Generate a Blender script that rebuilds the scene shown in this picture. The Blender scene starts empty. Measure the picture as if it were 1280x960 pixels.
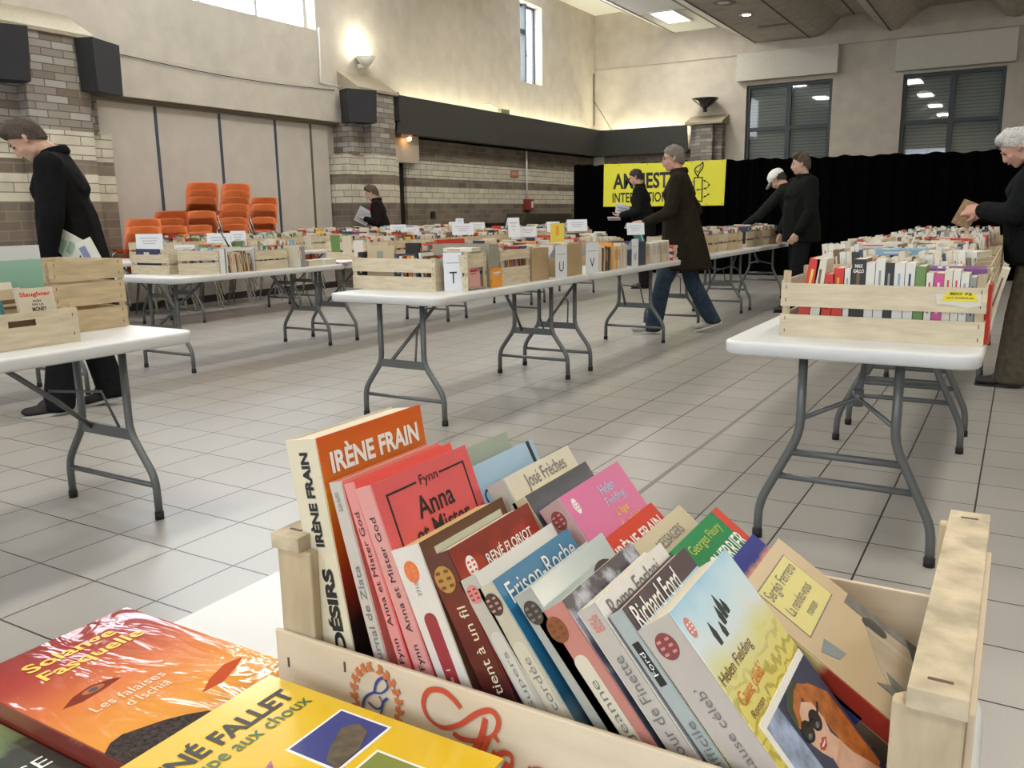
import bpy, bmesh, math, random
from mathutils import Vector, Matrix, Euler
random.seed(11)
PI = math.pi
SC = bpy.context.scene
COL = SC.collection

# ------------------------------------------------------------------ materials
MATS = {}
def mat(name, col, rough=.6, var=0., vscale=30., bump=0., bscale=80., metal=0., coat=0., stretch=None, spec=.5, col2=None):
    if name in MATS: return MATS[name]
    m = bpy.data.materials.new(name); m.use_nodes = True
    nt = m.node_tree; b = nt.nodes['Principled BSDF']
    b.inputs['Base Color'].default_value = (*col, 1)
    b.inputs['Roughness'].default_value = rough
    b.inputs['Metallic'].default_value = metal
    b.inputs['Specular IOR Level'].default_value = spec
    if coat:
        b.inputs['Coat Weight'].default_value = coat; b.inputs['Coat Roughness'].default_value = .12
    if var or bump:
        tc = nt.nodes.new('ShaderNodeTexCoord'); mp = nt.nodes.new('ShaderNodeMapping')
        if stretch: mp.inputs['Scale'].default_value = stretch
        nt.links.new(tc.outputs['Object'], mp.inputs['Vector'])
    if var:
        n = nt.nodes.new('ShaderNodeTexNoise'); n.inputs['Scale'].default_value = vscale; n.inputs['Detail'].default_value = 4
        nt.links.new(mp.outputs[0], n.inputs['Vector'])
        r = nt.nodes.new('ShaderNodeValToRGB')
        c2 = col2 if col2 else tuple(max(0, c*(1-var)) for c in col)
        c1 = col if col2 else tuple(min(1, c*(1+var*.6)) for c in col)
        r.color_ramp.elements[0].position = .32; r.color_ramp.elements[1].position = .68
        r.color_ramp.elements[0].color = (*c2, 1); r.color_ramp.elements[1].color = (*c1, 1)
        nt.links.new(n.outputs['Fac'], r.inputs['Fac']); nt.links.new(r.outputs['Color'], b.inputs['Base Color'])
    if bump:
        n2 = nt.nodes.new('ShaderNodeTexNoise'); n2.inputs['Scale'].default_value = bscale; n2.inputs['Detail'].default_value = 3
        nt.links.new(mp.outputs[0], n2.inputs['Vector'])
        bp = nt.nodes.new('ShaderNodeBump'); bp.inputs['Strength'].default_value = bump; bp.inputs['Distance'].default_value = .004
        nt.links.new(n2.outputs['Fac'], bp.inputs['Height']); nt.links.new(bp.outputs['Normal'], b.inputs['Normal'])
    MATS[name] = m
    return m

def emit(name, col, strength):
    if name in MATS: return MATS[name]
    m = bpy.data.materials.new(name); m.use_nodes = True
    nt = m.node_tree; b = nt.nodes['Principled BSDF']
    b.inputs['Base Color'].default_value = (*col, 1)
    b.inputs['Emission Color'].default_value = (*col, 1); b.inputs['Emission Strength'].default_value = strength
    MATS[name] = m
    return m

# ------------------------------------------------------------------ mesh building
class MB:
    def __init__(s): s.bm = bmesh.new()
    def _mi(s, faces, mi):
        for f in faces: f.material_index = mi
    def box(s, a, b, mi=0, M=None):
        x0, y0, z0 = a; x1, y1, z1 = b
        vs = [s.bm.verts.new(Vector(p)) for p in ((x0,y0,z0),(x1,y0,z0),(x1,y1,z0),(x0,y1,z0),(x0,y0,z1),(x1,y0,z1),(x1,y1,z1),(x0,y1,z1))]
        if M is not None:
            for v in vs: v.co = M @ v.co
        fs = [s.bm.faces.new([vs[i] for i in q]) for q in ((3,2,1,0),(4,5,6,7),(0,1,5,4),(1,2,6,5),(2,3,7,6),(3,0,4,7))]
        s._mi(fs, mi); return fs
    def prism(s, pts, d, mi=0, M=None):
        """closed outline (list of 3-D points) swept by vector d"""
        d = Vector(d)
        A = [s.bm.verts.new(Vector(p)) for p in pts]; B = [s.bm.verts.new(Vector(p)+d) for p in pts]
        n = len(pts); fs = [s.bm.faces.new(A[::-1]), s.bm.faces.new(B)]
        for i in range(n): fs.append(s.bm.faces.new((A[i], A[(i+1)%n], B[(i+1)%n], B[i])))
        if M is not None:
            for v in A+B: v.co = M @ v.co
        s._mi(fs, mi); return fs
    def quad(s, pts, mi=0):
        f = s.bm.faces.new([s.bm.verts.new(Vector(p)) for p in pts]); f.material_index = mi
    def tube(s, pts, r, mi=0, seg=10, caps=True, closed=False):
        pts = [Vector(p) for p in pts]; n = len(pts); rings = []
        up = None
        for i, p in enumerate(pts):
            if closed: t = pts[(i+1)%n]-pts[i-1]
            else: t = pts[min(i+1,n-1)]-pts[max(i-1,0)]
            t.normalize()
            if up is None:
                up = Vector((0,0,1)) if abs(t.z) < .9 else Vector((1,0,0))
            u = (up - t*up.dot(t))
            if u.length < 1e-5: u = t.orthogonal()
            u.normalize(); up = u; w = t.cross(u)
            rr = r[i] if isinstance(r, (list, tuple)) else r
            rings.append([s.bm.verts.new(p + u*math.cos(2*PI*k/seg)*rr + w*math.sin(2*PI*k/seg)*rr) for k in range(seg)])
        fs = []
        for i in range(n if closed else n-1):
            a, b = rings[i], rings[(i+1)%n]
            for k in range(seg):
                f = s.bm.faces.new((a[k], b[k], b[(k+1)%seg], a[(k+1)%seg])) ; f.smooth = True; fs.append(f)
        if caps and not closed:
            fs.append(s.bm.faces.new(rings[0])); fs.append(s.bm.faces.new(rings[-1][::-1]))
        s._mi(fs, mi)
    def lathe(s, prof, mi=0, seg=24, c=(0,0,0), M=None):
        rings = []
        for r, z in prof:
            rings.append([s.bm.verts.new(Vector((c[0]+r*math.cos(2*PI*k/seg), c[1]+r*math.sin(2*PI*k/seg), c[2]+z))) for k in range(seg)])
        if M is not None:
            for ring in rings:
                for v in ring: v.co = M @ v.co
        fs = []
        for a, b in zip(rings, rings[1:]):
            for k in range(seg):
                f = s.bm.faces.new((a[k], a[(k+1)%seg], b[(k+1)%seg], b[k])); f.smooth = True; fs.append(f)
        if prof[0][0] > 1e-6: fs.append(s.bm.faces.new(rings[0][::-1]))
        if prof[-1][0] > 1e-6: fs.append(s.bm.faces.new(rings[-1]))
        s._mi(fs, mi)
    def hull(s, balls, mi=0, sub=2):
        """convex hull of ellipsoids: (centre, radius | (rx,ry,rz) [, rotation matrix])"""
        t = bmesh.new()
        for b in balls:
            c = Vector(b[0]); r = b[1]
            r = (r, r, r) if not isinstance(r, (list, tuple)) else r
            M = Matrix.Translation(c) @ (b[2].to_4x4() if len(b) > 2 else Matrix()) @ Matrix.Diagonal((*r, 1))
            bmesh.ops.create_icosphere(t, subdivisions=sub, radius=1, matrix=M)
        if len(balls) > 1:
            for e in list(t.edges): pass
            res = bmesh.ops.convex_hull(t, input=t.verts[:])
            junk = list({g for g in res['geom_interior'] if isinstance(g, bmesh.types.BMVert)})
            bmesh.ops.delete(t, geom=junk, context='VERTS')
            bmesh.ops.delete(t, geom=[f for f in t.faces if not f.is_valid], context='FACES')
        vm = {v: s.bm.verts.new(v.co) for v in t.verts}
        seen = set()
        for f in t.faces:
            k = frozenset(v.index for v in f.verts)
            try:
                g = s.bm.faces.new([vm[v] for v in f.verts]); g.smooth = True; g.material_index = mi
            except ValueError: pass
        t.free()
    def mesh(s, name, mats):
        bmesh.ops.recalc_face_normals(s.bm, faces=s.bm.faces[:])
        me = bpy.data.meshes.new(name); s.bm.to_mesh(me); s.bm.free()
        for m in (mats if isinstance(mats, (list, tuple)) else [mats]): me.materials.append(m)
        return me
    def build(s, name, mats, parent=None, bevel=0, **kw):
        o = bpy.data.objects.new(name, s.mesh(name, mats)); COL.objects.link(o)
        if parent is not None: o.parent = parent
        for k, v in kw.items(): o[k] = v
        if bevel:
            md = o.modifiers.new('bevel', 'BEVEL'); md.width = bevel; md.segments = 2; md.limit_method = 'ANGLE'
        return o

def link(name, me, parent=None, **kw):
    o = bpy.data.objects.new(name, me); COL.objects.link(o)
    if parent is not None: o.parent = parent
    for k, v in kw.items(): o[k] = v
    return o

def thing(name, label, cat, loc=(0,0,0), rz=0., group=None):
    o = bpy.data.objects.new(name, None); COL.objects.link(o)
    o.empty_display_size = .1
    o.location = loc; o.rotation_euler = (0, 0, rz); o['label'] = label; o['category'] = cat
    if group: o['group'] = group
    return o
def tag(o, label, cat, group=None, kind=None):
    o['label'] = label; o['category'] = cat
    if group: o['group'] = group
    if kind: o['kind'] = kind
    return o
def struct(o): o['kind'] = 'structure'; return o

CHILD = {}
def copy_tree(o, parent=None):
    c = o.copy(); COL.objects.link(c)
    if parent is not None: c.parent = parent
    for ch in [x for x in SC.objects if x.parent == o]: copy_tree(ch, c)
    return c

ORD = ['zeroth','first','second','third','fourth','fifth','sixth','seventh','eighth','ninth','tenth','eleventh','twelfth','thirteenth','fourteenth','fifteenth','sixteenth','seventeenth','eighteenth','nineteenth','twentieth']
def nth(i): return ORD[i] if i < len(ORD) else ('%d%s' % (i, {1:'st',2:'nd',3:'rd'}.get(i % 10, 'th')))

# lettering: built-in font outline turned into a mesh and scaled to a given width and height
TXT = {}
def text_mesh(body, bold=0., shear=0., space=1.):
    k = (body, bold, shear, space)
    if k in TXT: return TXT[k]
    cu = bpy.data.curves.new('lettering', 'FONT'); cu.body = body; cu.size = 1; cu.offset = bold; cu.shear = shear
    cu.resolution_u = 3; cu.space_character = space; cu.align_x = 'LEFT'
    o = bpy.data.objects.new('lettering', cu); COL.objects.link(o)
    dg = bpy.context.evaluated_depsgraph_get(); dg.update()
    me = bpy.data.meshes.new_from_object(o.evaluated_get(dg))
    bpy.data.objects.remove(o)
    xs = [v.co.x for v in me.vertices]; ys = [v.co.y for v in me.vertices]
    TXT[k] = (me, min(xs), max(xs), min(ys), max(ys))
    return TXT[k]
def lettering(parent, body, origin, xd, yd, w, h, m, bold=.0, shear=0., name='lettering', space=1., label=None, lift=.0005):
    """text whose lower-left corner is origin, running along xd, w wide and h high"""
    me0, x0, x1, y0, y1 = text_mesh(body, bold, shear, space)
    me = me0.copy(); me.name = name; me.materials.clear(); me.materials.append(m)
    xd = Vector(xd).normalized(); yd = Vector(yd).normalized(); o = Vector(origin) + xd.cross(yd)*lift
    for v in me.vertices:
        v.co = o + xd*((v.co.x-x0)/(x1-x0)*w) + yd*((v.co.y-y0)/(y1-y0)*h)
    return link(name, me, parent, **({'label': label} if label else {}))

# ------------------------------------------------------------------ camera
F, YAW, PITCH, ROLL, H = 1066.5, -.5353, .1975, -.0153, 1.155
f_ = Vector((math.sin(YAW)*math.cos(PITCH), math.cos(YAW)*math.cos(PITCH), -math.sin(PITCH)))
r_ = Vector((math.cos(YAW), -math.sin(YAW), 0)); u_ = r_.cross(f_)
rr_ = r_*math.cos(ROLL)+u_*math.sin(ROLL); uu_ = -r_*math.sin(ROLL)+u_*math.cos(ROLL)
cam = bpy.data.cameras.new('camera'); camo = bpy.data.objects.new('camera', cam); COL.objects.link(camo)
cam.sensor_width = 36; cam.lens = 36*F/1280; cam.clip_start = .02; cam.clip_end = 200
camo.matrix_world = Matrix.Translation((0,0,H)) @ Matrix((rr_, uu_, -f_)).transposed().to_4x4()
SC.camera = camo
# ------------------------------------------------------------------ the hall
M_plaster = mat('plaster wall', (.55,.50,.425), .85, var=.10, vscale=3.5, bump=.25, bscale=60)
M_panel = mat('partition panel', (.52,.475,.42), .7, var=.06, vscale=4)
M_fascia = mat('dark grey fascia', (.055,.055,.05), .7, var=.15, vscale=20)
M_speaker = mat('speaker cloth', (.02,.02,.024), .8)
M_white = mat('white paint', (.75,.75,.73), .5)
M_ceil = mat('white ceiling tile', (.86,.85,.82), .8, var=.04, vscale=40)
M_conc = mat('grey brown concrete ceiling', (.50,.455,.385), .85, var=.15, vscale=4, bump=.2, bscale=40)
M_frame = mat('dark window frame', (.035,.045,.055), .45)
M_shutter = mat('grey roller shutter', (.44,.45,.43), .6)
M_black = mat('black metal', (.015,.015,.016), .4)
M_curtain = mat('black stage cloth', (.0016,.0016,.0018), 1., spec=.02)
M_sky = emit('overcast daylight', (.86,.93,1.), 7.)
M_lamp = emit('lit lamp diffuser', (1.,.94,.80), 14.)
M_tube = emit('fluorescent tube', (1.,.90,.62), 9.)

def brick_mat():
    m = bpy.data.materials.new('banded brick'); m.use_nodes = True; nt = m.node_tree; N = nt.nodes; L = nt.links
    b = N['Principled BSDF']; b.inputs['Roughness'].default_value = .85
    tc = N.new('ShaderNodeTexCoord'); sp = N.new('ShaderNodeSeparateXYZ'); L.new(tc.outputs['Object'], sp.inputs[0])
    ad = N.new('ShaderNodeMath'); ad.operation = 'ADD'; L.new(sp.outputs['X'], ad.inputs[0]); L.new(sp.outputs['Y'], ad.inputs[1])
    cb = N.new('ShaderNodeCombineXYZ'); L.new(ad.outputs[0], cb.inputs['X'])
    zz = N.new('ShaderNodeMath'); zz.operation = 'SUBTRACT'; zz.inputs[1].default_value = 1.355 - .102*13; L.new(sp.outputs['Z'], zz.inputs[0]); L.new(zz.outputs[0], cb.inputs['Y'])
    def bt(c1, c2, mo, w):
        t = N.new('ShaderNodeTexBrick'); t.inputs['Scale'].default_value = 1; t.inputs['Brick Width'].default_value = w; t.inputs['Row Height'].default_value = .102
        t.inputs['Mortar Size'].default_value = .006; t.inputs['Mortar Smooth'].default_value = .2; t.inputs['Bias'].default_value = 0
        for k, c in (('Color1', c1), ('Color2', c2), ('Mortar', mo)): t.inputs[k].default_value = (*c, 1)
        L.new(cb.outputs[0], t.inputs['Vector']); return t
    dk = bt((.135,.105,.08), (.21,.17,.13), (.24,.21,.17), .30); wh = bt((.60,.56,.46), (.52,.48,.39), (.17,.14,.10), .36)
    def between(a, c):
        g = N.new('ShaderNodeMath'); g.operation = 'GREATER_THAN'; g.inputs[1].default_value = a; L.new(sp.outputs['Z'], g.inputs[0])
        l = N.new('ShaderNodeMath'); l.operation = 'LESS_THAN'; l.inputs[1].default_value = c; L.new(sp.outputs['Z'], l.inputs[0])
        x = N.new('ShaderNodeMath'); x.operation = 'MULTIPLY'; L.new(g.outputs[0], x.inputs[0]); L.new(l.outputs[0], x.inputs[1]); return x
    s = N.new('ShaderNodeMath'); s.operation = 'ADD'
    L.new(between(1.355,1.661).outputs[0], s.inputs[0]); L.new(between(1.814,2.12).outputs[0], s.inputs[1])
    mx = N.new('ShaderNodeMix'); mx.data_type = 'RGBA'; L.new(s.outputs[0], mx.inputs[0]); L.new(dk.outputs['Color'], mx.inputs[6]); L.new(wh.outputs['Color'], mx.inputs[7])
    no = N.new('ShaderNodeTexNoise'); no.inputs['Scale'].default_value = 5; no.inputs['Detail'].default_value = 5; L.new(tc.outputs['Object'], no.inputs['Vector'])
    ov = N.new('ShaderNodeMix'); ov.data_type = 'RGBA'; ov.blend_type = 'OVERLAY'; ov.inputs[0].default_value = .35; L.new(mx.outputs[2], ov.inputs[6]); L.new(no.outputs['Fac'], ov.inputs[7])
    L.new(ov.outputs[2], b.inputs['Base Color'])
    MATS['banded brick'] = m; return m
M_brick = brick_mat()
M_brickd = mat('weathered pillar brick', (.36,.33,.28), .85)
def pale_brick():
    m = M_brickd; nt = m.node_tree; N = nt.nodes; L = nt.links; b = N['Principled BSDF']
    tc = N.new('ShaderNodeTexCoord'); sp = N.new('ShaderNodeSeparateXYZ'); L.new(tc.outputs['Object'], sp.inputs[0])
    ad = N.new('ShaderNodeMath'); ad.operation = 'ADD'; L.new(sp.outputs['X'], ad.inputs[0]); L.new(sp.outputs['Y'], ad.inputs[1])
    cb = N.new('ShaderNodeCombineXYZ'); L.new(ad.outputs[0], cb.inputs['X']); L.new(sp.outputs['Z'], cb.inputs['Y'])
    t = N.new('ShaderNodeTexBrick'); t.inputs['Scale'].default_value = 1; t.inputs['Brick Width'].default_value = .25; t.inputs['Row Height'].default_value = .08
    t.inputs['Mortar Size'].default_value = .006
    for k, c in (('Color1', (.40,.38,.35)), ('Color2', (.17,.13,.10)), ('Mortar', (.12,.10,.08))): t.inputs[k].default_value = (*c, 1)
    L.new(cb.outputs[0], t.inputs['Vector']); L.new(t.outputs['Color'], b.inputs['Base Color'])
pale_brick()

def floor_mat():
    m = bpy.data.materials.new('ceramic floor tile'); m.use_nodes = True; nt = m.node_tree; N = nt.nodes; L = nt.links
    b = N['Principled BSDF']
    tc = N.new('ShaderNodeTexCoord'); mp = N.new('ShaderNodeMapping'); mp.inputs['Location'].default_value = (-.238+.305*40, -.017+.305*40, 0)
    L.new(tc.outputs['Object'], mp.inputs['Vector'])
    t = N.new('ShaderNodeTexBrick'); t.offset = 0; t.inputs['Scale'].default_value = 1; t.inputs['Brick Width'].default_value = .305; t.inputs['Row Height'].default_value = .305
    t.inputs['Mortar Size'].default_value = .0034; t.inputs['Mortar Smooth'].default_value = .15
    for k, c in (('Color1', (.36,.345,.32)), ('Color2', (.335,.322,.30)), ('Mortar', (.028,.026,.024))): t.inputs[k].default_value = (*c, 1)
    L.new(mp.outputs[0], t.inputs['Vector'])
    n = N.new('ShaderNodeTexNoise'); n.inputs['Scale'].default_value = 260; n.inputs['Detail'].default_value = 3; L.new(tc.outputs['Object'], n.inputs['Vector'])
    n2 = N.new('ShaderNodeTexNoise'); n2.inputs['Scale'].default_value = 1.7; n2.inputs['Detail'].default_value = 3; L.new(tc.outputs['Object'], n2.inputs['Vector'])
    o1 = N.new('ShaderNodeMix'); o1.data_type = 'RGBA'; o1.blend_type = 'OVERLAY'; o1.inputs[0].default_value = .18; L.new(t.outputs['Color'], o1.inputs[6]); L.new(n.outputs['Fac'], o1.inputs[7])
    o2 = N.new('ShaderNodeMix'); o2.data_type = 'RGBA'; o2.blend_type = 'OVERLAY'; o2.inputs[0].default_value = .12; L.new(o1.outputs[2], o2.inputs[6]); L.new(n2.outputs['Fac'], o2.inputs[7])
    L.new(o2.outputs[2], b.inputs['Base Color'])
    b.inputs['Roughness'].default_value = .34; b.inputs['Specular IOR Level'].default_value = .45
    bp = N.new('ShaderNodeBump'); bp.inputs['Strength'].default_value = .4; bp.inputs['Distance'].default_value = .002; bp.invert = True
    L.new(t.outputs['Fac'], bp.inputs['Height']); L.new(bp.outputs['Normal'], b.inputs['Normal'])
    return m
M_floor = floor_mat()

XL, YF, XR, YB = -9.6, 20.5, 5.5, -4.5
m = MB(); m.box((-10.2, YB-.3, -.2), (XR+.3, YF+.4, 0)); struct(m.build('floor', M_floor))
m = MB(); m.box((-1.297, YB, 0), (-1.277, 20.4, .0015)); struct(m.build('trim_1', mat('grey joint filler', (.2,.19,.175), .6)))

# left wall: recessed lower part, plaster upper part with two window openings, brick part
def wall_holes(mb, x0, x1, ya, yb, za, zb, holes, mi=0):
    """slab between x0 and x1 in the Y-Z plane, with rectangular holes (y0,y1,z0,z1) that do not overlap in y"""
    y = ya
    for h in sorted(holes):
        mb.box((x0, y, za), (x1, h[0], zb), mi)
        mb.box((x0, h[0], za), (x1, h[1], h[2]), mi)
        mb.box((x0, h[0], h[3]), (x1, h[1], zb), mi); y = h[1]
    mb.box((x0, y, za), (x1, yb, zb), mi)
WIN1 = (5.4, 10.46, 3.95, 5.45); WIN2 = (16.75, 17.73, 3.95, 5.6)
m = MB()
wall_holes(m, -10.0, XL, YB, YF, 3.05, 5.95, [WIN1, WIN2])
m.box((-10.0, YB, 0), (-9.75, 11.0, 3.05))                       # behind the folding partition
m.box((-10.0, 11.0, 2.5), (-9.62, YF, 3.05))
struct(m.build('wall_left', M_plaster))
m = MB()                                                         # brick part beyond the door
m.box((-10.0, 12.62, 0), (-9.62, YF, 2.55))
m.box((-10.0, 11.0, 2.06), (-9.75, 12.62, 2.55)); m.box((-10.0, 11.0, 0), (-9.75, 11.6, 2.06))
struct(m.build('wall_left_brick', M_brick))
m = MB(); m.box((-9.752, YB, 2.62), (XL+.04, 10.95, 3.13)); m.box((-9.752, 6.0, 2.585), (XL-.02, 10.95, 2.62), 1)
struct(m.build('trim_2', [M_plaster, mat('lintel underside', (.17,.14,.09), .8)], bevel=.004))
m = MB(); m.box((-9.74, 6.7, 0), (-9.70, 10.9, .10)); struct(m.build('baseboard_left', mat('dark skirting', (.035,.03,.03), .5)))

# folding partition with dark seams
pt = thing('folding_partition', 'pale folding partition wall with dark seams behind the stacked orange chairs', 'partition', (-9.74, 8.7, 0))
ys = [6.6, 7.50, 8.53, 9.565, 10.31, 10.72]
for a, b in zip(ys, ys[1:]):
    m = MB(); m.box((-.01, a-8.7+.022, .10), (.045, b-8.7-.022, 2.58)); m.build('panel', M_panel, pt, bevel=.004)
for i, a in enumerate(ys[1:-1]):
    m = MB(); m.box((-.01, a-8.7-.021, .10), (.05, a-8.7+.021, 2.58)); m.build('seam_strip', mat('slate blue seam', (.05,.07,.10), .5) if i < 3 else mat('brown seam', (.13,.11,.08), .6), pt)
m = MB(); m.box((-.01, 6.5-8.7, 2.56), (.055, 10.85-8.7, 2.6)); m.build('top_rail', mat('rail metal', (.3,.27,.22), .5, metal=.4), pt)

# door and its over-panel
d = thing('door_1', 'grey door in the brick wall', 'door', (-9.75, 12.1, 0)); struct(d); del d['label']; del d['category']
m = MB(); m.box((-.06, -.5, 0), (0.0, .42, 2.06)); m.build('door_leaf', mat('grey blue door', (.16,.175,.185), .5), d)
m = MB(); m.box((-.06, .42, 0), (.06, .52, 2.06)); m.box((-.06, -.52, 2.02), (.06, .52, 2.06)); m.box((-.06,-.55,0),(.06,-.5,2.06)); m.build('door_frame', M_black, d)
m = MB(); m.tube([(.02,.25,1.0),(.06,.25,1.0),(.06,.12,1.0)], .012); m.build('handle', M_black, d)
m = MB(); m.box((-9.8, 11.55, 2.06), (-9.50, 12.86, 2.56)); struct(m.build('trim_3', mat('door box plaster', (.43,.39,.32), .8)))

# dark fascia with the cove lamps behind it
m = MB()
prof = [(-9.60,2.53),(-9.36,2.53),(-9.26,3.14),(-9.30,3.14),(-9.39,2.60),(-9.60,2.60)]
m.prism([(x, 12.05, z) for x, z in prof], (0, YF-.02-12.05, 0))
prof2 = [(YF,2.53),(YF-.24,2.53),(YF-.34,3.14),(YF-.30,3.14),(YF-.21,2.60),(YF,2.60)]
m.prism([(-9.3, y, z) for y, z in prof2], (2.25, 0, 0))
struct(m.build('trim_4', M_fascia))

# ceiling: folded white strip, concrete drop, waves
PROF = [(-9.6,5.92),(-8.9,5.93),(-7.55,5.30),(-6.43,5.30)]
PROF2 = [(-6.43,5.30),(-5.59,4.86),(-4.32,4.84)]
import itertools
wave = [(-4.32,4.84),(-4.15,4.87),(-3.95,5.02),(-3.78,5.17),(-3.62,5.215),(-3.35,5.215),(-3.22,5.17),(-3.04,4.97),(-2.92,4.85),(-2.76,4.80),(-2.60,4.82),(-2.44,4.95),(-2.25,5.10),(-2.05,5.19)]
P = PROF2 + wave[1:]
x = -2.05
for k in range(3):
    P += [(x+.95,5.20),(x+1.1,5.14),(x+1.28,4.97),(x+1.4,4.84),(x+1.56,4.80),(x+1.72,4.82),(x+1.88,4.95),(x+2.07,5.10),(x+2.27,5.19)]; x += 2.27
P.append((XR+.3, 5.2))
m = MB(); m.prism([(a, YB, z) for a, z in PROF] + [(-6.43, YB, 6.2), (-9.9, YB, 6.2), (-9.9, YB, 5.92)], (0, YF-YB, 0)); struct(m.build('ceiling', M_ceil))
m = MB(); fs = m.prism([(a, YB, z) for a, z in P] + [(XR+.3, YB, 6.2), (-6.43, YB, 6.2)], (0, YF-YB, 0)); struct(m.build('ceiling_concrete', M_conc))
m = MB()
for xx, zz in ((-8.23,5.61),(-7.55,5.297),(-6.45,5.297)): m.box((xx-.018, YB, zz-.006), (xx+.018, YF, zz+.004))
for yy in range(-4, 20, 2): m.box((-7.54, yy+.32, 5.294), (-6.44, yy+.34, 5.302))
struct(m.build('trim_5', mat('ceiling grid', (.30,.28,.25), .6)))
for xx, zz, i in ((-5.59,4.858,6),(-4.4,4.838,7),(-3.5,5.213,8),(-2.76,4.798,9)):
    m = MB(); m.box((xx-.015, YB, zz-.006), (xx+.015, YF, zz+.003)); struct(m.build('trim_%d' % i, mat('ceiling seam', (.12,.10,.08), .7)))

# far wall with two windows
m = MB()
W1 = (-5.76, -3.87, 1.0, 3.95); W2 = (-2.45, -.55, 1.0, 3.9)
xs = [-10.0, W1[0], W1[1], W2[0], W2[1], XR+.3]
m.box((xs[0], YF, 0), (xs[1], YF+.3, 6.2)); m.box((xs[2], YF, 0), (xs[3], YF+.3, 6.2)); m.box((xs[4], YF, 0), (xs[5], YF+.3, 6.2))
for w in (W1, W2): m.box((w[0], YF, 0), (w[1], YF+.3, w[2])); m.box((w[0], YF, w[3]), (w[1], YF+.3, 6.2))
struct(m.build('wall_far', M_plaster))
m = MB(); m.box((-9.6, YF-.03, 4.62), (XR, YF+.01, 4.64)); struct(m.build('trim_10', mat('ledge line', (.42,.37,.29), .8)))
m = MB(); m.box((-9.3, YF-.06, 0), (-6.95, YF+.02, 2.54)); struct(m.build('wall_far_brick', M_brick))
def glass_mat():
    g = bpy.data.materials.new('dark window glass'); g.use_nodes = True; b = g.node_tree.nodes['Principled BSDF']
    b.inputs['Base Color'].default_value = (.8,.85,.85,1); b.inputs['Roughness'].default_value = .02; b.inputs['Transmission Weight'].default_value = 1; b.inputs['IOR'].default_value = 1.5
    MATS['dark window glass'] = g; return g
M_glass = glass_mat()
def far_window(name, w):
    t = thing(name, '', '', ((w[0]+w[1])/2, YF+.12, w[2])); struct(t); del t['label']; del t['category']
    hw = (w[1]-w[0])/2; h = w[3]-w[2]
    m = MB()
    for a in (-hw, hw-.07): m.box((a, -.05, 0), (a+.07, .05, h))
    m.box((-.05, -.05, 0), (.05, .05, h))
    for z in (0, h-1.02, h-.07): m.box((-hw, -.045, z), (hw, .045, z+.08))
    m.build('window_frame', M_frame, t)
    m = MB(); m.box((-hw, -.006, 0), (hw, .006, h)); m.build('window_pane', M_glass, t)
    m = MB()
    n = int(h/.07)
    for k in range(n): m.box((-hw, .10, k*.07), (hw, .115, k*.07+.050))
    m.build('shutter_slats', M_shutter, t)
    m = MB(); m.box((-hw, .116, 0), (hw, .13, h)); m.build('shutter_back', mat('shutter gap', (.27,.275,.265), .8), t)
far_window('window_3', W1); far_window('window_4', W2)
for i, (a, b, z0, z1) in enumerate(((-5.95,-3.75,4.03,4.63),(-2.6,-.40,3.95,4.58))):
    m = MB(); m.box((a, YF-.22, z0), (b, YF+.01, z1)); struct(m.build('trim_%d' % (11+i), mat('shutter box', (.60,.57,.50), .7, var=.05), bevel=.006))

# right and back walls (behind and beside the camera), the back one with daylight windows
m = MB(); m.box((XR, YB-.3, 0), (XR+.3, YF+.3, 6.2)); struct(m.build('wall_right', M_plaster))
m = MB()
bw = [(-8.2,-6.2),(-5.2,-3.2),(-1.4,.6),(1.6,3.6)]
x = -10.0
for a, b in bw:
    m.box((x, YB-.3, 0), (a, YB, 6.2)); m.box((a, YB-.3, 0), (b, YB, 1.0)); m.box((a, YB-.3, 3.9), (b, YB, 6.2)); x = b
m.box((x, YB-.3, 0), (XR+.3, YB, 6.2)); struct(m.build('wall_back', M_plaster))
for i, (a, b) in enumerate(bw):
    t = thing('window_%d' % (5+i), '', '', ((a+b)/2, YB-.15, 1.0)); struct(t); del t['label']; del t['category']
    m = MB(); w = (b-a)/2
    for q in (-w, -.04, w-.08): m.box((q, -.05, 0), (q+.08, .05, 2.9))
    for z in (0, 1.4, 2.82): m.box((-w, -.05, z), (w, .05, z+.08))
    m.build('window_frame', M_frame, t)
    m = MB(); m.box((-w, -.008, 0), (w, .008, 2.9)); m.build('window_pane', emit('daylight seen through net curtain', (.78,.88,1.), 1.3), t)

# left wall windows: pane with bright overcast sky behind
def left_window(name, w, tilt):
    t = thing(name, '', '', (XL-.2, (w[0]+w[1])/2, w[2])); struct(t); del t['label']; del t['category']
    hw = (w[1]-w[0])/2; h = w[3]-w[2]
    m = MB(); m.box((-.06, -hw, 0), (-.05, hw, h)); m.build('window_pane', M_sky, t)
    m = MB()
    for a in ((-hw, -hw+.05), (hw-.05, hw)): m.box((-.05, a[0], 0), (0, a[1], h))
    m.box((-.05, -hw, 0), (0, hw, .05)); m.box((-.05, -hw, h-.05), (0, hw, h))
    if tilt:
        m.box((-.05, -.07, 0), (.08, .0, h)); m.box((-.05, -hw, 1.02), (.06, .02, 1.12))
        for z in (.25, 1.3): m.tube([(.05, 0, z), (.05, .18, z-.12), (.05, .02, z+.55)], .008)
    else:
        for k in range(1, 5): m.box((-.05, -hw+k*2*hw/5-.025, 0), (0, -hw+k*2*hw/5+.025, h))
    m.build('window_frame', mat('aluminium frame', (.10,.11,.115), .5) if tilt else mat('pale frame', (.5,.5,.47), .5), t)
left_window('window_1', WIN1, False); left_window('window_2', WIN2, True)

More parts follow.
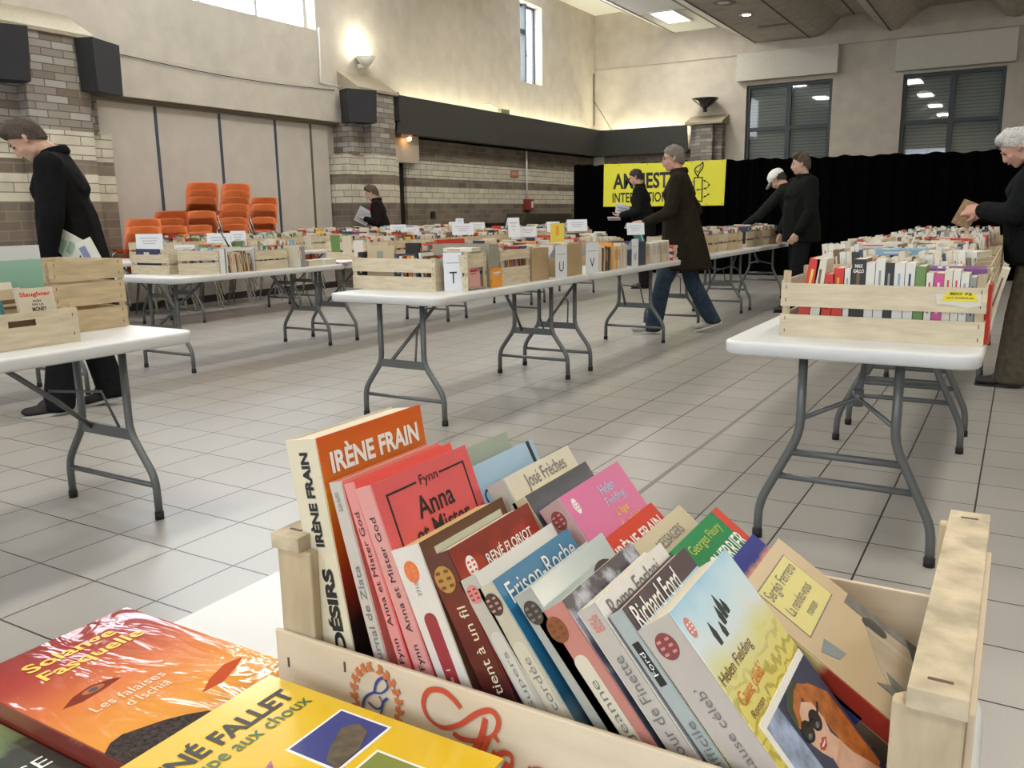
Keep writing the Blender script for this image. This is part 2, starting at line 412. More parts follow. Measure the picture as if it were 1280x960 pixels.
# brick pillars with sloped caps
def pillar(name, y0, y1, x1, zt, label):
    t = thing(name, label, 'pillar', (XL, (y0+y1)/2, 0)); hw = (y1-y0)/2; d = x1-XL
    m = MB()
    m.prism([(-.15,-hw,0),(d*.55,-hw,0),(d*.55,-hw*.35,0),(d,-hw*.35,0),(d,hw*.55,0),(d*.55,hw*.55,0),(d*.55,hw,0),(-.15,hw,0)], (0,0,2.12))
    b = m.build('shaft', M_brick, t)
    m = MB(); m.prism([(-.15,-hw*.8,2.12),(d*.6,-hw*.8,2.12),(d*.6,-hw*.35,2.12),(d,-hw*.35,2.12),(d,hw*.55,2.12),(d*.6,hw*.55,2.12),(d*.6,hw*.8,2.12),(-.15,hw*.8,2.12)], (0,0,zt-2.12)); m.build('upper_shaft', M_brickd, t)
    m = MB(); m.prism([(-.02,-hw*.8,zt),(d+.03,-hw*.8,zt),(d+.03,-hw*.8,zt+.04),(-.02,-hw*.8,zt+.33)], (0, hw*1.5, 0)); m.build('sloped_cap', mat('cast stone cap', (.36,.31,.22), .8, var=.1), t)
    return t
pillar('brick_pillar', 5.0, 6.60, -9.15, 3.12, 'wide banded brick pillar at the far left behind the man in black coat')
pillar('brick_pillar', 10.75, 12.1, -9.2, 3.10, 'banded brick pillar between the partition and the grey door')
# pillar shaft brick uses object coordinates, so give its far-wall sister the same treatment
t = thing('brick_pillar', 'brick pillar on the far wall under the dark bowl lamp', 'pillar', (-6.6, YF, 0))
m = MB(); m.prism([(-.38,0.02,0),(-.38,-.25,0),(-.2,-.25,0),(-.2,-.42,0),(.2,-.42,0),(.2,-.25,0),(.38,-.25,0),(.38,.02,0)], (0,0,3.12)); m.build('shaft', M_brickd, t)
m = MB(); m.prism([(-.45,0.02,3.12),(-.45,-.50,3.12),(-.45,-.50,3.17),(-.45,.02,3.36)], (.9,0,0)); m.build('sloped_cap', mat('cast stone cap', (.36,.31,.22), .8), t)

# wall loudspeakers: dark wedge boxes
def wedge(label, c, rz, w, h, d):
    t = thing('wall_speaker', label, 'speaker', c, rz)
    m = MB(); m.prism([(-w/2,0,h/2),(w/2,0,h/2),(w/2*.92,0,-h/2),(-w/2*.92,0,-h/2)], (0,.05,0)); m.build('grille', M_speaker, t)
    m = MB(); m.prism([(-w/2,.05,h/2),(w/2,.05,h/2),(w/2*.92,.05,-h/2),(-w/2*.92,.05,-h/2)], (0,d,0)); m.build('cabinet', mat('speaker cabinet', (.012,.012,.013), .6), t)
wedge('black wall speaker on the left side of the wide left pillar', (-9.06, 5.20, 2.84), math.radians(70), .62, .54, .22)
wedge('black wall speaker on the right side of the wide left pillar', (-9.02, 6.42, 2.83), math.radians(112), .50, .56, .16)
wedge('black wall speaker left of the pillar beside the door', (-9.14, 10.92, 2.85), math.radians(66), .52, .50, .22)
wedge('black wall speaker on the hidden side of the pillar beside the door', (-9.35, 12.15, 2.95), math.radians(125), .45, .45, .18)

# conduit, cable, alarm box, signs
m = MB(); m.tube([(XL+.02,10.5,3.99),(XL+.02,10.47,3.19),(XL+.06,10.92,3.16)], .016); tag(m.build('conduit', M_white), 'white conduit running down the wall from the bright window corner', 'conduit')
m = MB(); m.tube([(XL+.06, 6.95+k*.38, 3.10-.055*math.sin(PI*k/10)) for k in range(11)], .006); tag(m.build('cable', mat('black cable', (.02,.02,.02), .5)), 'thin dark cable sagging along the wall between two speakers', 'cable')
m = MB(); m.tube([(XL+.02,16.93,2.5),(XL+.02,16.93,1.44)], .02); tag(m.build('conduit', M_white), 'white conduit down the brick wall to the red alarm box', 'conduit')
t = thing('alarm_box', 'small red alarm box on the brick wall below the white conduit', 'alarm', (XL-.02, 17.0, 1.22))
m = MB(); m.box((0,-.16,0),(.09,.16,.24)); m.build('housing', mat('alarm red', (.30,.03,.02), .5), t, bevel=.01)
m = MB(); m.box((.09,.04,.05),(.095,.12,.19)); m.build('front_plate', M_white, t)
t = thing('alarm_box', 'small red alarm box on the pillar by the woman in the dark coat', 'alarm', (-9.2, 11.16, 1.12))
m = MB(); m.box((-.05,-.1,0),(.07,.1,.18)); m.build('housing', mat('alarm red', (.30,.03,.02), .5), t, bevel=.01)
m = MB(); m.box((.07,-.03,.05),(.075,.04,.10)); m.build('front_plate', M_white, t)
t = thing('wall_sign', 'small faded red sign on the white brick band', 'sign', (XL-.02, 16.45, 1.92))
m = MB(); m.box((0,-.16,0),(.02,.16,.14)); m.build('sign_plate', mat('faded red sign', (.42,.14,.10), .6), t)
m = MB(); m.box((.02,-.12,.05),(.022,.12,.065)); m.box((.02,-.12,.085),(.022,.10,.10)); m.build('sign_lines', mat('dusty pink', (.6,.4,.36), .6), t)
t = thing('wall_socket', 'small black wall socket on the dark brick right of the door', 'socket', (XL-.02, 13.36, 1.08))
m = MB(); m.box((0,-.05,0),(.05,.05,.13)); m.build('socket_box', M_black, t, bevel=.008)
m = MB(); m.box((.05,-.025,.03),(.054,.025,.10)); m.build('socket_plate', mat('socket plate', (.05,.05,.05), .3), t)
m = MB(); m.tube([(XL+.02,20.40,4.55),(XL+.03,20.40,3.3)], .012); m.tube([(XL+.02,20.38,3.9),(-9.35,20.42,3.55),(-9.1,20.45,3.15)], .008)
tag(m.build('cable', mat('black cable', (.02,.02,.02), .5)), 'dark cable hanging down the far left room corner', 'cable')
t = thing('cove_camera', 'small pale bracket lamp lying on the dark fascia ledge', 'lamp', (-9.33, 15.55, 3.14))
m = MB(); m.box((-.04,-.16,0),(.06,.16,.09)); m.build('lamp_body', mat('dull olive plastic', (.25,.25,.16), .6), t, bevel=.01)
m = MB(); m.tube([(-.02,-.10,.08),(-.05,-.42,.16),(-.12,-.55,.14)], .014); m.build('lamp_arm', mat('pale metal', (.5,.5,.45), .4), t)
t = thing('emergency_lamp', 'small orange lit emergency lamp under the dark fascia by the door', 'lamp', (-9.42, 12.35, 2.50))
m = MB(); m.box((-.05,-.16,-.03),(.05,.16,.03)); m.build('lamp_housing', mat('lamp housing', (.35,.2,.12), .6), t)
m = MB(); m.lathe([(0,-.06),(.035,-.045),(.04,0)], c=(.03,.08,-.02)); m.build('bulb', emit('small warm bulb', (1.,.55,.22), 25.), t)

# wall lamps
def bowl_lamp(label, c, lit):
    t = thing('wall_lamp', label, 'lamp', c)
    m = MB(); m.lathe([(.04,-.20),(.10,-.16),(.26,-.03),(.31,.02),(.29,.02),(.24,-.03),(.09,-.12),(.0,-.14)], seg=28); m.build('bowl', mat('white lamp bowl', (.7,.68,.6), .5) if lit else mat('black lamp bowl', (.02,.02,.02), .25), t)
    m = MB(); m.tube([(0,0,-.20),(0,0,-.28)], .05); m.build('bracket', mat('black metal', (0,0,0)), t)
    if lit:
        m = MB(); m.lathe([(0,-.06),(.08,-.02),(.10,.04),(.06,.10),(0,.12)]); m.build('bulb', M_lamp, t)
    return t
t = bowl_lamp('dark bowl wall lamp above the far brick pillar', (-6.62, YF-.34, 3.68), False)
t = thing('wall_lamp', 'lit white uplight bowl on the plaster above the door pillar', 'lamp', (XL, 11.42, 3.68))
m = MB(); m.lathe([(.03,-.16),(.10,-.10),(.17,.0),(.155,.0),(.08,-.08),(0,-.1)], seg=24, c=(.16,0,0)); m.build('bowl', mat('white lamp bowl', (.7,.68,.6), .5), t)
m = MB(); m.lathe([(0,-.04),(.07,-.02),(.09,.05),(.05,.12),(0,.14)], c=(.16,0,0)); m.build('bulb', M_lamp, t)
m = MB(); m.box((-.02,-.03,-.16),(.14,.03,-.10)); m.build('bracket', M_white, t)

# ceiling lamps
def troffer(label, x, y, z, lit=True, grp=None):
    t = thing('ceiling_light', label, 'ceiling light', (x, y, z), 0, grp)
    m = MB()
    for a, b in (((-.30,-.62),(.30,-.56)),((-.30,.56),(.30,.62)),((-.30,-.56),(-.25,.56)),((.25,-.56),(.30,.56))): m.box((a[0],a[1],-.03),(b[0],b[1],.0))
    m.build('frame', M_white, t)
    m = MB(); m.box((-.25,-.56,-.02),(.25,.56,-.01)); m.build('diffuser', emit('troffer diffuser', (1.,.96,.86), 9.), t)
for i, yy in enumerate((18.75, 14.6, 10.4, 6.2, 2.0)):
    troffer('lit rectangular ceiling light in the white strip, %s from the far wall' % nth(i+1), -6.98, yy, 5.295)
m = MB()
t = thing('ceiling_spot', 'small lit round spot recessed in the brown ceiling', 'ceiling light', (-4.97, 17.49, 4.853))
m.lathe([(.05,0),(.13,-.012),(.15,0)]); m.build('rim', M_white, t)
m = MB(); m.lathe([(0,-.012),(.06,-.010),(.085,-.002)]); m.build('bulb', emit('spot bulb', (1.,.93,.75), 40.), t)
t = thing('ceiling_spot', 'unlit round spot recessed in the brown ceiling', 'ceiling light', (-5.03, 16.25, 4.853))
m = MB(); m.lathe([(.13,-.004),(.20,-.015),(.23,0)]); m.build('rim', mat('spot rim', (.22,.2,.17), .5), t)
m = MB(); m.lathe([(0,-.01),(.08,-.012),(.13,-.006)]); m.build('lens', mat('spot lens', (.45,.43,.40), .3), t)
t = thing('ceiling_vent', 'narrow slot vent in the brown ceiling beside the lit spot', 'vent', (-4.75, 18.7, 4.846))
m = MB(); m.box((-.3,-.07,-.012),(.3,.07,0)); m.build('vent_frame', mat('vent frame', (.25,.22,.18), .6), t)
m = MB(); m.box((-.27,-.012,-.016),(.27,.012,-.011)); m.build('slot', M_black, t)

# black stage curtain across the end of the hall and the yellow banner
m = MB(); n = 260; x0, x1 = -7.66, 3.6
pts = []
for k in range(n+1):
    xx = x0+(x1-x0)*k/n; pts.append((xx, 15.40+.03*math.sin(k*.9)+.015*math.sin(k*2.3+1)))
for (a, b) in zip(pts, pts[1:]):
    za = 2.05-.10*(a[0]-x0)/(x1-x0)+.012*math.sin(a[0]*9)+.01*math.sin(a[0]*23); zb = 2.05-.10*(b[0]-x0)/(x1-x0)+.012*math.sin(b[0]*9)+.01*math.sin(b[0]*23)
    for w0, w1 in ((0, 1),):
        m.quad([(a[0],a[1],.01),(b[0],b[1],.01),(b[0],b[1],zb),(a[0],a[1],za)])
        m.quad([(a[0],a[1]+.012,.01),(b[0],b[1]+.012,.01),(b[0],b[1]+.012,zb),(a[0],a[1]+.012,za)])
        m.quad([(a[0],a[1],za),(b[0],b[1],zb),(b[0],b[1]+.012,zb),(a[0],a[1]+.012,za)])
bmesh.ops.remove_doubles(m.bm, verts=m.bm.verts[:], dist=.0005)
tag(m.build('stage_curtain', M_curtain), 'long black stage curtain closing off the end of the hall', 'curtain')

M_yel = mat('banner yellow', (.80,.76,.045), .6); M_ink = mat('black ink', (.012,.012,.012), .5)
bn = thing('banner', 'yellow banner with black lettering and candle emblem hung on black curtain', 'banner', (-6.99, 15.33, 1.235))
BW, BH = 2.35, .80
m = MB(); m.prism([(0,0,.015),(BW,0,0),(BW+.02,0,BH-.005),(BW*.5,0,BH-.012),(.01,0,BH+.01)], (0,.008,0)); m.build('banner_cloth', M_yel, bn)
X_, Z_ = (1,0,0), (0,0,1)
lettering(bn, 'AMNESTY', (.20,0,.335), X_, Z_, 1.30, .29, M_ink, bold=.03, name='headline_lettering')
lettering(bn, 'INTERNATIONAL', (.19,0,.085), X_, Z_, 1.31, .185, M_ink, bold=.02, name='lower_lettering')
m = MB()
def bar2(m, p, q, w, y=-.002):
    p = Vector((p[0], y, p[1])); q = Vector((q[0], y, q[1])); d = (q-p).normalized(); n = Vector((-d.z, 0, d.x))*w/2
    m.prism([p+n, p-n, q-n, q+n], (0,.0015,0))
cx = 1.87
for p, q in (((cx-.075,.10),(cx-.075,.50)),((cx+.075,.08),(cx+.075,.50)),((cx-.085,.50),(cx+.085,.50)),((cx-.085,.105),(cx+.085,.075))): bar2(m, p, q, .02)
def curve2(m, pts, w, y=-.002):
    for a, b in zip(pts, pts[1:]): bar2(m, a, b, w, y)
fl = [(cx+.0,.51),(cx-.05,.57),(cx-.075,.63),(cx-.05,.68),(cx+.0,.705),(cx+.05,.735),(cx+.075,.77),(cx+.085,.72),(cx+.075,.66),(cx+.03,.60),(cx-.005,.55),(cx+.0,.51)]
curve2(m, fl, .022); curve2(m, [(cx-.05,.63),(cx-.01,.59),(cx+.02,.63),(cx+.05,.70)], .014)
curve2(m, [(cx-.22,.385),(cx-.15,.42),(cx-.08,.43)], .012); curve2(m, [(cx-.17,.26),(cx,.285),(cx+.16,.31),(cx+.21,.37),(cx+.17,.415),(cx+.08,.45)], .012); curve2(m, [(cx+.08,.15),(cx+.15,.17),(cx+.21,.205)], .012)
for p in ((-.19,.395),(-.11,.27),(.0,.285),(.13,.302),(.20,.36),(.12,.437),(.13,.163),(.19,.195)):
    bar2(m, (cx+p[0]-.016,p[1]), (cx+p[0]+.016,p[1]+.006), .03)
m.build('candle_emblem', M_ink, bn)
m = MB()
for k in range(9):
    for z in (.03, BH-.03): m.box((.04+k*(BW-.08)/8-.008, -.002, z-.008), (.04+k*(BW-.08)/8+.008, .001, z+.008))
m.build('eyelets', mat('brass', (.35,.28,.10), .4, metal=.8), bn)

# long dark low furniture against the brick wall
t = thing('console', 'long dark low cabinet with raised lid against the brick wall by the curtain', 'cabinet', (-9.0, 16.4, 0))
m = MB(); m.box((-.35,-1.6,.12),(.35,1.35,.92)); m.build('body', mat('ebony', (.012,.011,.011), .35), t, bevel=.01)
m = MB(); m.box((-.38,-1.65,.92),(.38,1.38,.97)); m.build('top_board', mat('ebony top', (.02,.017,.015), .25), t, bevel=.01)
m = MB(); m.prism([(-.3,-.95,.97),(-.3,1.30,.97),(-.3,1.30,1.13),(-.3,-.8,1.15)], (.45,0,0)); m.build('raised_lid', mat('dark walnut', (.045,.035,.022), .35), t, bevel=.008)
for xx in (-.3,.25):
    for yy in (-1.5,1.2):
        m = MB(); m.box((xx,yy,0),(xx+.06,yy+.06,.12)); m.build('foot', mat('ebony', (0,0,0)), t)
# ------------------------------------------------------------------ folding tables
M_top = mat('white plastic table top', (.62,.635,.64), .42, bump=.12, bscale=500)
M_leg = mat('grey hammered steel', (.135,.145,.145), .38, metal=.35)
M_cap = mat('black rubber', (.01,.01,.01), .7)
TZ, TL, TW = .73, 1.86, .765
def rrect(hx, hy, r, z, n=5):
    out = []
    for cx, cy, a0 in ((hx-r,hy-r,0),(-hx+r,hy-r,90),(-hx+r,-hy+r,180),(hx-r,-hy+r,270)):
        for k in range(n+1):
            a = math.radians(a0+90*k/n); out.append((cx+r*math.cos(a), cy+r*math.sin(a), z))
    return out
def loft(mb, loops, mi=0):
    R = [[mb.bm.verts.new(Vector(p)) for p in l] for l in loops]; n = len(R[0])
    for a, b in zip(R, R[1:]):
        for k in range(n):
            f = mb.bm.faces.new((a[k], a[(k+1)%n], b[(k+1)%n], b[k])); f.material_index = mi; f.smooth = True
    for f in (mb.bm.faces.new(R[0][::-1]), mb.bm.faces.new(R[-1])): f.material_index = mi
def smooth_path(pts, k=4):
    out = [Vector(pts[0])]
    for i in range(1, len(pts)-1):
        p, a, b = Vector(pts[i]), Vector(pts[i-1]), Vector(pts[i+1])
        r = min(.05, (p-a).length*.45, (b-p).length*.45)
        s, e = p+(a-p).normalized()*r, p+(b-p).normalized()*r
        for j in range(k+1):
            t = j/k; out.append(s*(1-t)**2 + p*2*t*(1-t) + e*t*t)
    return out + [Vector(pts[-1])]
TABLE_ME = {}
def table_parts(kind):
    if kind in TABLE_ME: return TABLE_ME[kind]
    P = []
    m = MB(); hx, hy = TW/2, TL/2
    loft(m, [rrect(hx-.03,hy-.03,.05,TZ-.045), rrect(hx-.008,hy-.008,.06,TZ-.045), rrect(hx-.002,hy-.002,.065,TZ-.038), rrect(hx,hy,.065,TZ-.01), rrect(hx-.003,hy-.003,.063,TZ-.003), rrect(hx-.010,hy-.010,.06,TZ)])
    P.append(('tabletop', m.mesh('tabletop', M_top), []))
    for s in (-1, 1):
        m = MB(); yy = s*.755
        m.box((-.22, yy-.03, TZ-.062), (.22, yy+.03, TZ-.044)); P.append(('leg_bracket', m.mesh('leg_bracket', M_leg), []))
        for sx in (-1, 1):
            m = MB()
            if kind == 'A': pts = [(sx*.150,yy,TZ-.045),(sx*.150,yy,.335),(sx*.278,yy,.165),(sx*.280,yy,.02)]
            else: pts = [(sx*.150,yy,TZ-.045),(sx*.150,yy,.40),(sx*.278,yy,.13),(sx*.280,yy,.02)]
            m.tube(smooth_path(pts), .0155, seg=10)
            c = MB(); c.tube([(sx*.280,yy,.03),(sx*.280,yy,0)], .018, seg=10)
            P.append(('leg', m.mesh('leg', M_leg), [('foot_cap', c.mesh('foot_cap', M_cap))]))
        m = MB()
        if kind == 'A':
            m.box((-.160,yy-.008,.305),(.160,yy+.008,.35)); P.append(('cross_plate', m.mesh('cross_plate', M_leg), []))
            m = MB(); m.tube([(-.28,yy,.135),(.28,yy,.135)], .011); P.append(('stretcher', m.mesh('stretcher', M_leg), []))
            m = MB(); m.tube([(-.09,yy,.33),(-.05,yy-s*.16,.47),(.0,yy-s*.42,TZ-.05)], .011, seg=8); P.append(('brace', m.mesh('brace', M_leg), []))
            m = MB(); m.tube([(.09,yy,.34),(.07,yy-s*.05,.50),(-.03,yy-s*.20,.52)], .006, seg=8); P.append(('brace_link', m.mesh('brace_link', M_leg), []))
        else:
            m.tube([(-.185,yy,.33),(.185,yy,.33)], .013); P.append(('stretcher', m.mesh('stretcher', M_leg), []))
            m = MB(); m.tube([(-.225,yy,.24),(.225,yy,.24)], .012); P.append(('stretcher', m.mesh('stretcher', M_leg), []))
            m = MB(); m.tube([(-.15,yy,.45),(0,yy-s*.20,.50),(.15,yy,.45)], .009, seg=8); m.tube([(0,yy-s*.20,.47),(0,yy-s*.20,.53)], .02); m.tube([(0,yy-s*.20,.50),(0,yy-s*.42,TZ-.05)], .012, seg=8)
            P.append(('brace', m.mesh('brace', M_leg), []))
    TABLE_ME[kind] = P; return P
def table(label, x, yc, kind='A', rz=0):
    t = thing('folding_table', label, 'table', (x, yc, 0), rz, 'white folding tables')
    for n, me, sub in table_parts(kind):
        o = link(n, me, t)
        for sn, sme in sub: link(sn, sme, o)
    return t
table('white folding table under the large crate of paperbacks in the foreground', -.375, -.085, 'B')
table('white folding table at the left edge of the photo under two wooden crates', -3.10, 1.275)
table('white folding table in front of the man in black, mostly behind wooden crates', -5.62, 2.64)
for y, l in ((4.53,'white folding table carrying the crate behind the T sign'), (6.41,'white folding table carrying the V and W signs'), (8.88,'white folding table behind the legs of the walking man'), (10.75,'white folding table beside the man in the white cap')):
    table(l, -2.955, y, 'B' if y > 10 else 'A')
for y, l in ((5.02,'white folding table in front of the orange chairs, near end of its row'), (6.90,'white folding table in the left row, second from the near end'), (8.77,'white folding table in the left row, third from the near end'), (10.63,'white folding table in the left row, farthest from the camera')):
    table(l, -5.62, y)
for y, l in ((5.35,'white folding table along the wall right under the lowest orange chairs'), (7.22,'white folding table along the wall before the tall orange stacks'), (9.10,'white folding table along the wall before the end of the partition'), (10.98,'white folding table along the wall before the woman in the dark coat')):
    table(l, -8.12, y)
for y, l in ((3.70,'white folding table at right under the slatted crate with red books'), (5.57,'white folding table in the right row, second from the camera'), (7.44,'white folding table in the right row, farthest from the camera')):
    table(l, -.45, y, 'B')

# ------------------------------------------------------------------ orange stacking chairs
M_or = mat('orange moulded plastic', (.72,.175,.045), .45)
M_chr = mat('chromed steel', (.62,.60,.55), .22, metal=1.)
def chair_meshes():
    m = MB()                                                   # seat and back in one moulding, facing +Y
    prof = [(.23,.425),(.215,.445),(.12,.440),(.0,.435),(-.12,.442),(-.18,.462),(-.205,.52),(-.222,.62),(-.24,.72),(-.258,.80),(-.262,.815)]
    wid =  [.19,.205,.215,.22,.22,.215,.215,.225,.225,.205,.15]
    rows = []
    for (y, z), w in zip(prof, wid):
        r = []
        for k in range(9):
            a = (k-4)/4; curv = .028*a*a
            r.append(m.bm.verts.new(Vector((a*w, y+(curv*1.2 if z > .5 else 0), z+(curv if z < .5 else 0)))))
        rows.append(r)
    for a, b in zip(rows, rows[1:]):
        for k in range(8):
            f = m.bm.faces.new((a[k], a[k+1], b[k+1], b[k])); f.smooth = True
    r = bmesh.ops.solidify(m.bm, geom=m.bm.faces[:], thickness=.012)
    shell = m.mesh('seat_shell', M_or)
    legs = []
    for sx in (-1, 1):
        m = MB(); m.tube(smooth_path([(sx*.10,.10,.425),(sx*.225,.13,.43),(sx*.265,.24,0.0)]), .0105, seg=8); legs.append(m.mesh('leg', M_chr))
        m = MB(); m.tube(smooth_path([(sx*.10,-.10,.425),(sx*.225,-.12,.43),(sx*.265,-.26,0.0)]), .0105, seg=8); legs.append(m.mesh('leg', M_chr))
    return shell, legs
SHELL, CLEGS = chair_meshes()
stacks = [(6.50, 5, 'the lowest stack at left'), (6.98, 6, 'the second stack from the left'), (7.41, 10, 'the tall stack third from the left'), (7.94, 10, 'the tall stack fourth from the left'), (8.44, 8, 'the fifth stack from the left'), (9.30, 3, 'the small stack at the right end')]
for y, n, pl in stacks:
    for k in range(n):
        lab = 'orange plastic chair, %s of %s' % ('top one' if k == n-1 else ('bottom one' if k == 0 else nth(n-k)+' from the top'), pl)
        t = thing('stacking_chair', lab, 'chair', ((-9.04 if y < 6.6 else -9.16)+k*.010, y+k*.008, k*.086), math.radians(82+random.uniform(-2,2)), 'stacked orange chairs')
        link('seat_shell', SHELL, t)
        for l in CLEGS: link('leg', l, t)
# ------------------------------------------------------------------ wooden crates
M_wood = mat('pale poplar slat', (.60,.52,.375), .7, var=.16, vscale=9, stretch=(1,1,6), bump=.15, bscale=60)
M_wood2 = mat('yellow pine slat', (.56,.445,.28), .7, var=.18, vscale=9, stretch=(1,1,6), bump=.15, bscale=60)
M_post = mat('crate post wood', (.50,.40,.26), .75, var=.2, vscale=12, stretch=(4,4,1))
M_staple = mat('rusty staple', (.10,.06,.04), .6)
M_card = mat('brown cardboard', (.40,.29,.16), .8, var=.12, vscale=8)
M_cardg = mat('grey cardboard', (.30,.29,.23), .8, var=.12, vscale=8)
def crate(label, loc, L, D, Hh, rz=0, side=((0,.085),(.105,.18)), end=((0,.21),), wood=None, post=.025, handle=False, grp='wooden crates of books'):
    """L along local x, D along local y; slat spans are (z0,z1) pairs"""
    w = wood or M_wood
    t = thing('wooden_crate', label, 'crate', loc, rz, grp); hx, hy = L/2, D/2; th = .005
    for s in (-1, 1):
        m = MB()
        for z0, z1 in side: m.box((-hx, s*hy-(th if s > 0 else 0), z0), (hx, s*hy+(0 if s > 0 else th), z1))
        for sx in (-1, 1):
            for z0, z1 in side:
                for dz in (.2, .75): m.box((sx*(hx-.016)-.0012, s*hy-.0008, z0+(z1-z0)*dz), (sx*(hx-.016)+.0012, s*hy+.0008, z0+(z1-z0)*dz+.012), 1)
        m.build('side_slats', [w, M_staple], t)
    for s in (-1, 1):
        m = MB()
        x0, x1 = (hx-th, hx) if s > 0 else (-hx, -hx+th)
        for z0, z1 in end:
            if handle and s > 0:
                zc = z0+(z1-z0)*.70; hw, hh = .048, .011
                m.box((x0,-hy+th,z0),(x1,hy-th,zc-hh)); m.box((x0,-hy+th,zc+hh),(x1,hy-th,z1)); m.box((x0,-hy+th,zc-hh),(x1,-hw,zc+hh)); m.box((x0,hw,zc-hh),(x1,hy-th,zc+hh))
            else: m.box((x0, -hy+th, z0), (x1, hy-th, z1))
            for dz in (.2, .75): m.box((s*hx-.0008, -hy+.02, z0+(z1-z0)*dz), (s*hx+.0008, -hy+.0224, z0+(z1-z0)*dz+.012), 1); m.box((s*hx-.0008, hy-.0224, z0+(z1-z0)*dz), (s*hx+.0008, hy-.02, z0+(z1-z0)*dz+.012), 1)
        m.build('end_slats', [w, M_staple], t)
    for sx in (-1, 1):
        for sy in (-1, 1):
            m = MB(); a = Vector((sx*(hx-th), sy*(hy-th), .004))
            m.prism([a, a+Vector((-sx*post,0,0)), a+Vector((0,-sy*post,0))], (0,0,Hh-.004)); m.build('corner_post', M_post, t)
    m = MB()
    n = 5
    for k in range(n): m.box((-hx+th, -hy+th+(D-2*th)*k/n+.004, .006), (hx-th, -hy+th+(D-2*th)*(k+1)/n-.004, .011))
    m.build('base_slats', w, t)
    return t
def carton(label, loc, L, D, Hh, rz=0, m_=None, grp='cardboard boxes of books', open_end=False):
    t = thing('cardboard_box', label, 'box', loc, rz, grp); mm = m_ or M_card; hx, hy, th = L/2, D/2, .005
    m = MB(); m.box((-hx,-hy,0),(hx,hy,th)); m.build('box_base', mm, t)
    for a, b in (((-hx,-hy),(hx,-hy+th)),((-hx,hy-th),(hx,hy)),((-hx,-hy+th),(-hx+th,hy-th)),((hx-th,-hy+th),(hx,hy-th))):
        if open_end and a[0] > 0: continue
        m = MB(); m.box((*a,th),(*b,Hh)); m.build('box_wall', mm, t)
    if open_end: m = MB(); m.box((hx-.004,-hy,th),(hx,-hy+.022,Hh)); m.box((hx-.004,hy-.014,th),(hx,hy,Hh)); m.box((hx-.004,-hy+.022,Hh-.018),(hx,hy-.014,Hh)); m.build('front_edge', mm, t)
    return t

# ------------------------------------------------------------------ books: colours, meshes, counter
CL = {'white':(.66,.65,.61),'cream':(.60,.54,.42),'ivory':(.64,.60,.50),'black':(.022,.021,.022),'dark blue':(.04,.055,.13),'red':(.55,.035,.022),'light blue':(.22,.38,.52),
      'green':(.13,.24,.07),'yellow':(.70,.55,.08),'orange':(.75,.30,.035),'grey':(.28,.28,.27),'brown':(.16,.085,.04),'pink':(.62,.32,.32),'purple':(.17,.06,.22),'beige':(.50,.40,.27),'dark red':(.21,.02,.02),'teal':(.03,.17,.19),'magenta':(.50,.07,.24),'grey green':(.25,.30,.22)}
M_page = mat('book pages', (.62,.56,.43), .85, var=.10, vscale=300, stretch=(14,1,1))
def cmat(c): return mat('cover '+c, CL[c], .42)
BM = {}
def book_mesh(t, w, h, c, band):
    """paperback standing with its spine in the plane y=0; x is thickness"""
    k = (round(t*500), round(w*100), round(h*100), c, band)
    if k in BM: return BM[k]
    t, w, h = k[0]/500, k[1]/100, k[2]/100; cv = .0014
    m = MB()
    m.box((0,cv,0),(cv,w,h)); m.box((t-cv,cv,0),(t,w,h)); m.box((0,0,0),(t,cv,h))
    m.box((cv,cv,.002),(t-cv,w-.002,h-.002), 1)
    if band:
        m.box((t*.36,-.0004,h*.40),(t*.60,.0002,h*.86), 2)
        m.box((t-.0002,w*.16,h*.72),(t+.0004,w*.84,h*.80), 2); m.box((t-.0002,w*.22,h*.62),(t+.0004,w*.70,h*.67), 2)
    BM[k] = m.mesh('paperback_book', [cmat(c), M_page, cmat(band or c)]); return BM[k]
NB = [0]; STUFF = []; LIMIT = 268
def put_book(label, loc, rz, lean, t, w, h, c, band=None, grp='books for sale', cat='book', flat=False, pitch=0.):
    me = book_mesh(t, w, h, c, band)
    rot = Euler((pitch, -math.radians(lean), rz), 'XYZ')
    if label is None or NB[0] >= LIMIT:
        STUFF.append((me, Matrix.Translation(loc) @ rot.to_matrix().to_4x4())); return None
    NB[0] += 1
    o = link('paperback_book', me); o.location = loc; o.rotation_euler = rot
    return tag(o, label, cat, grp)
BANDS = {'white':['red','black','light blue','orange','dark blue'],'cream':['brown','red','black'],'ivory':['dark blue','black','red'],'black':['white','red','yellow'],'dark blue':['white','yellow'],'red':['white','yellow'],'light blue':['white','dark blue'],'green':['white','yellow'],'yellow':['black','red'],'orange':['white','black'],'grey':['white','black'],'brown':['cream','yellow'],'pink':['white','dark red'],'purple':['white'],'beige':['brown','black'],'dark red':['yellow','white'],'teal':['white'],'magenta':['white'],'grey green':['black','cream']}
MIX = ['white']*7+['cream']*5+['ivory']*5+['black']*2+['dark blue']*2+['red']*2+['light blue','green','yellow','orange','grey','grey','brown','brown','pink','beige','beige','dark red','teal','purple','grey green']
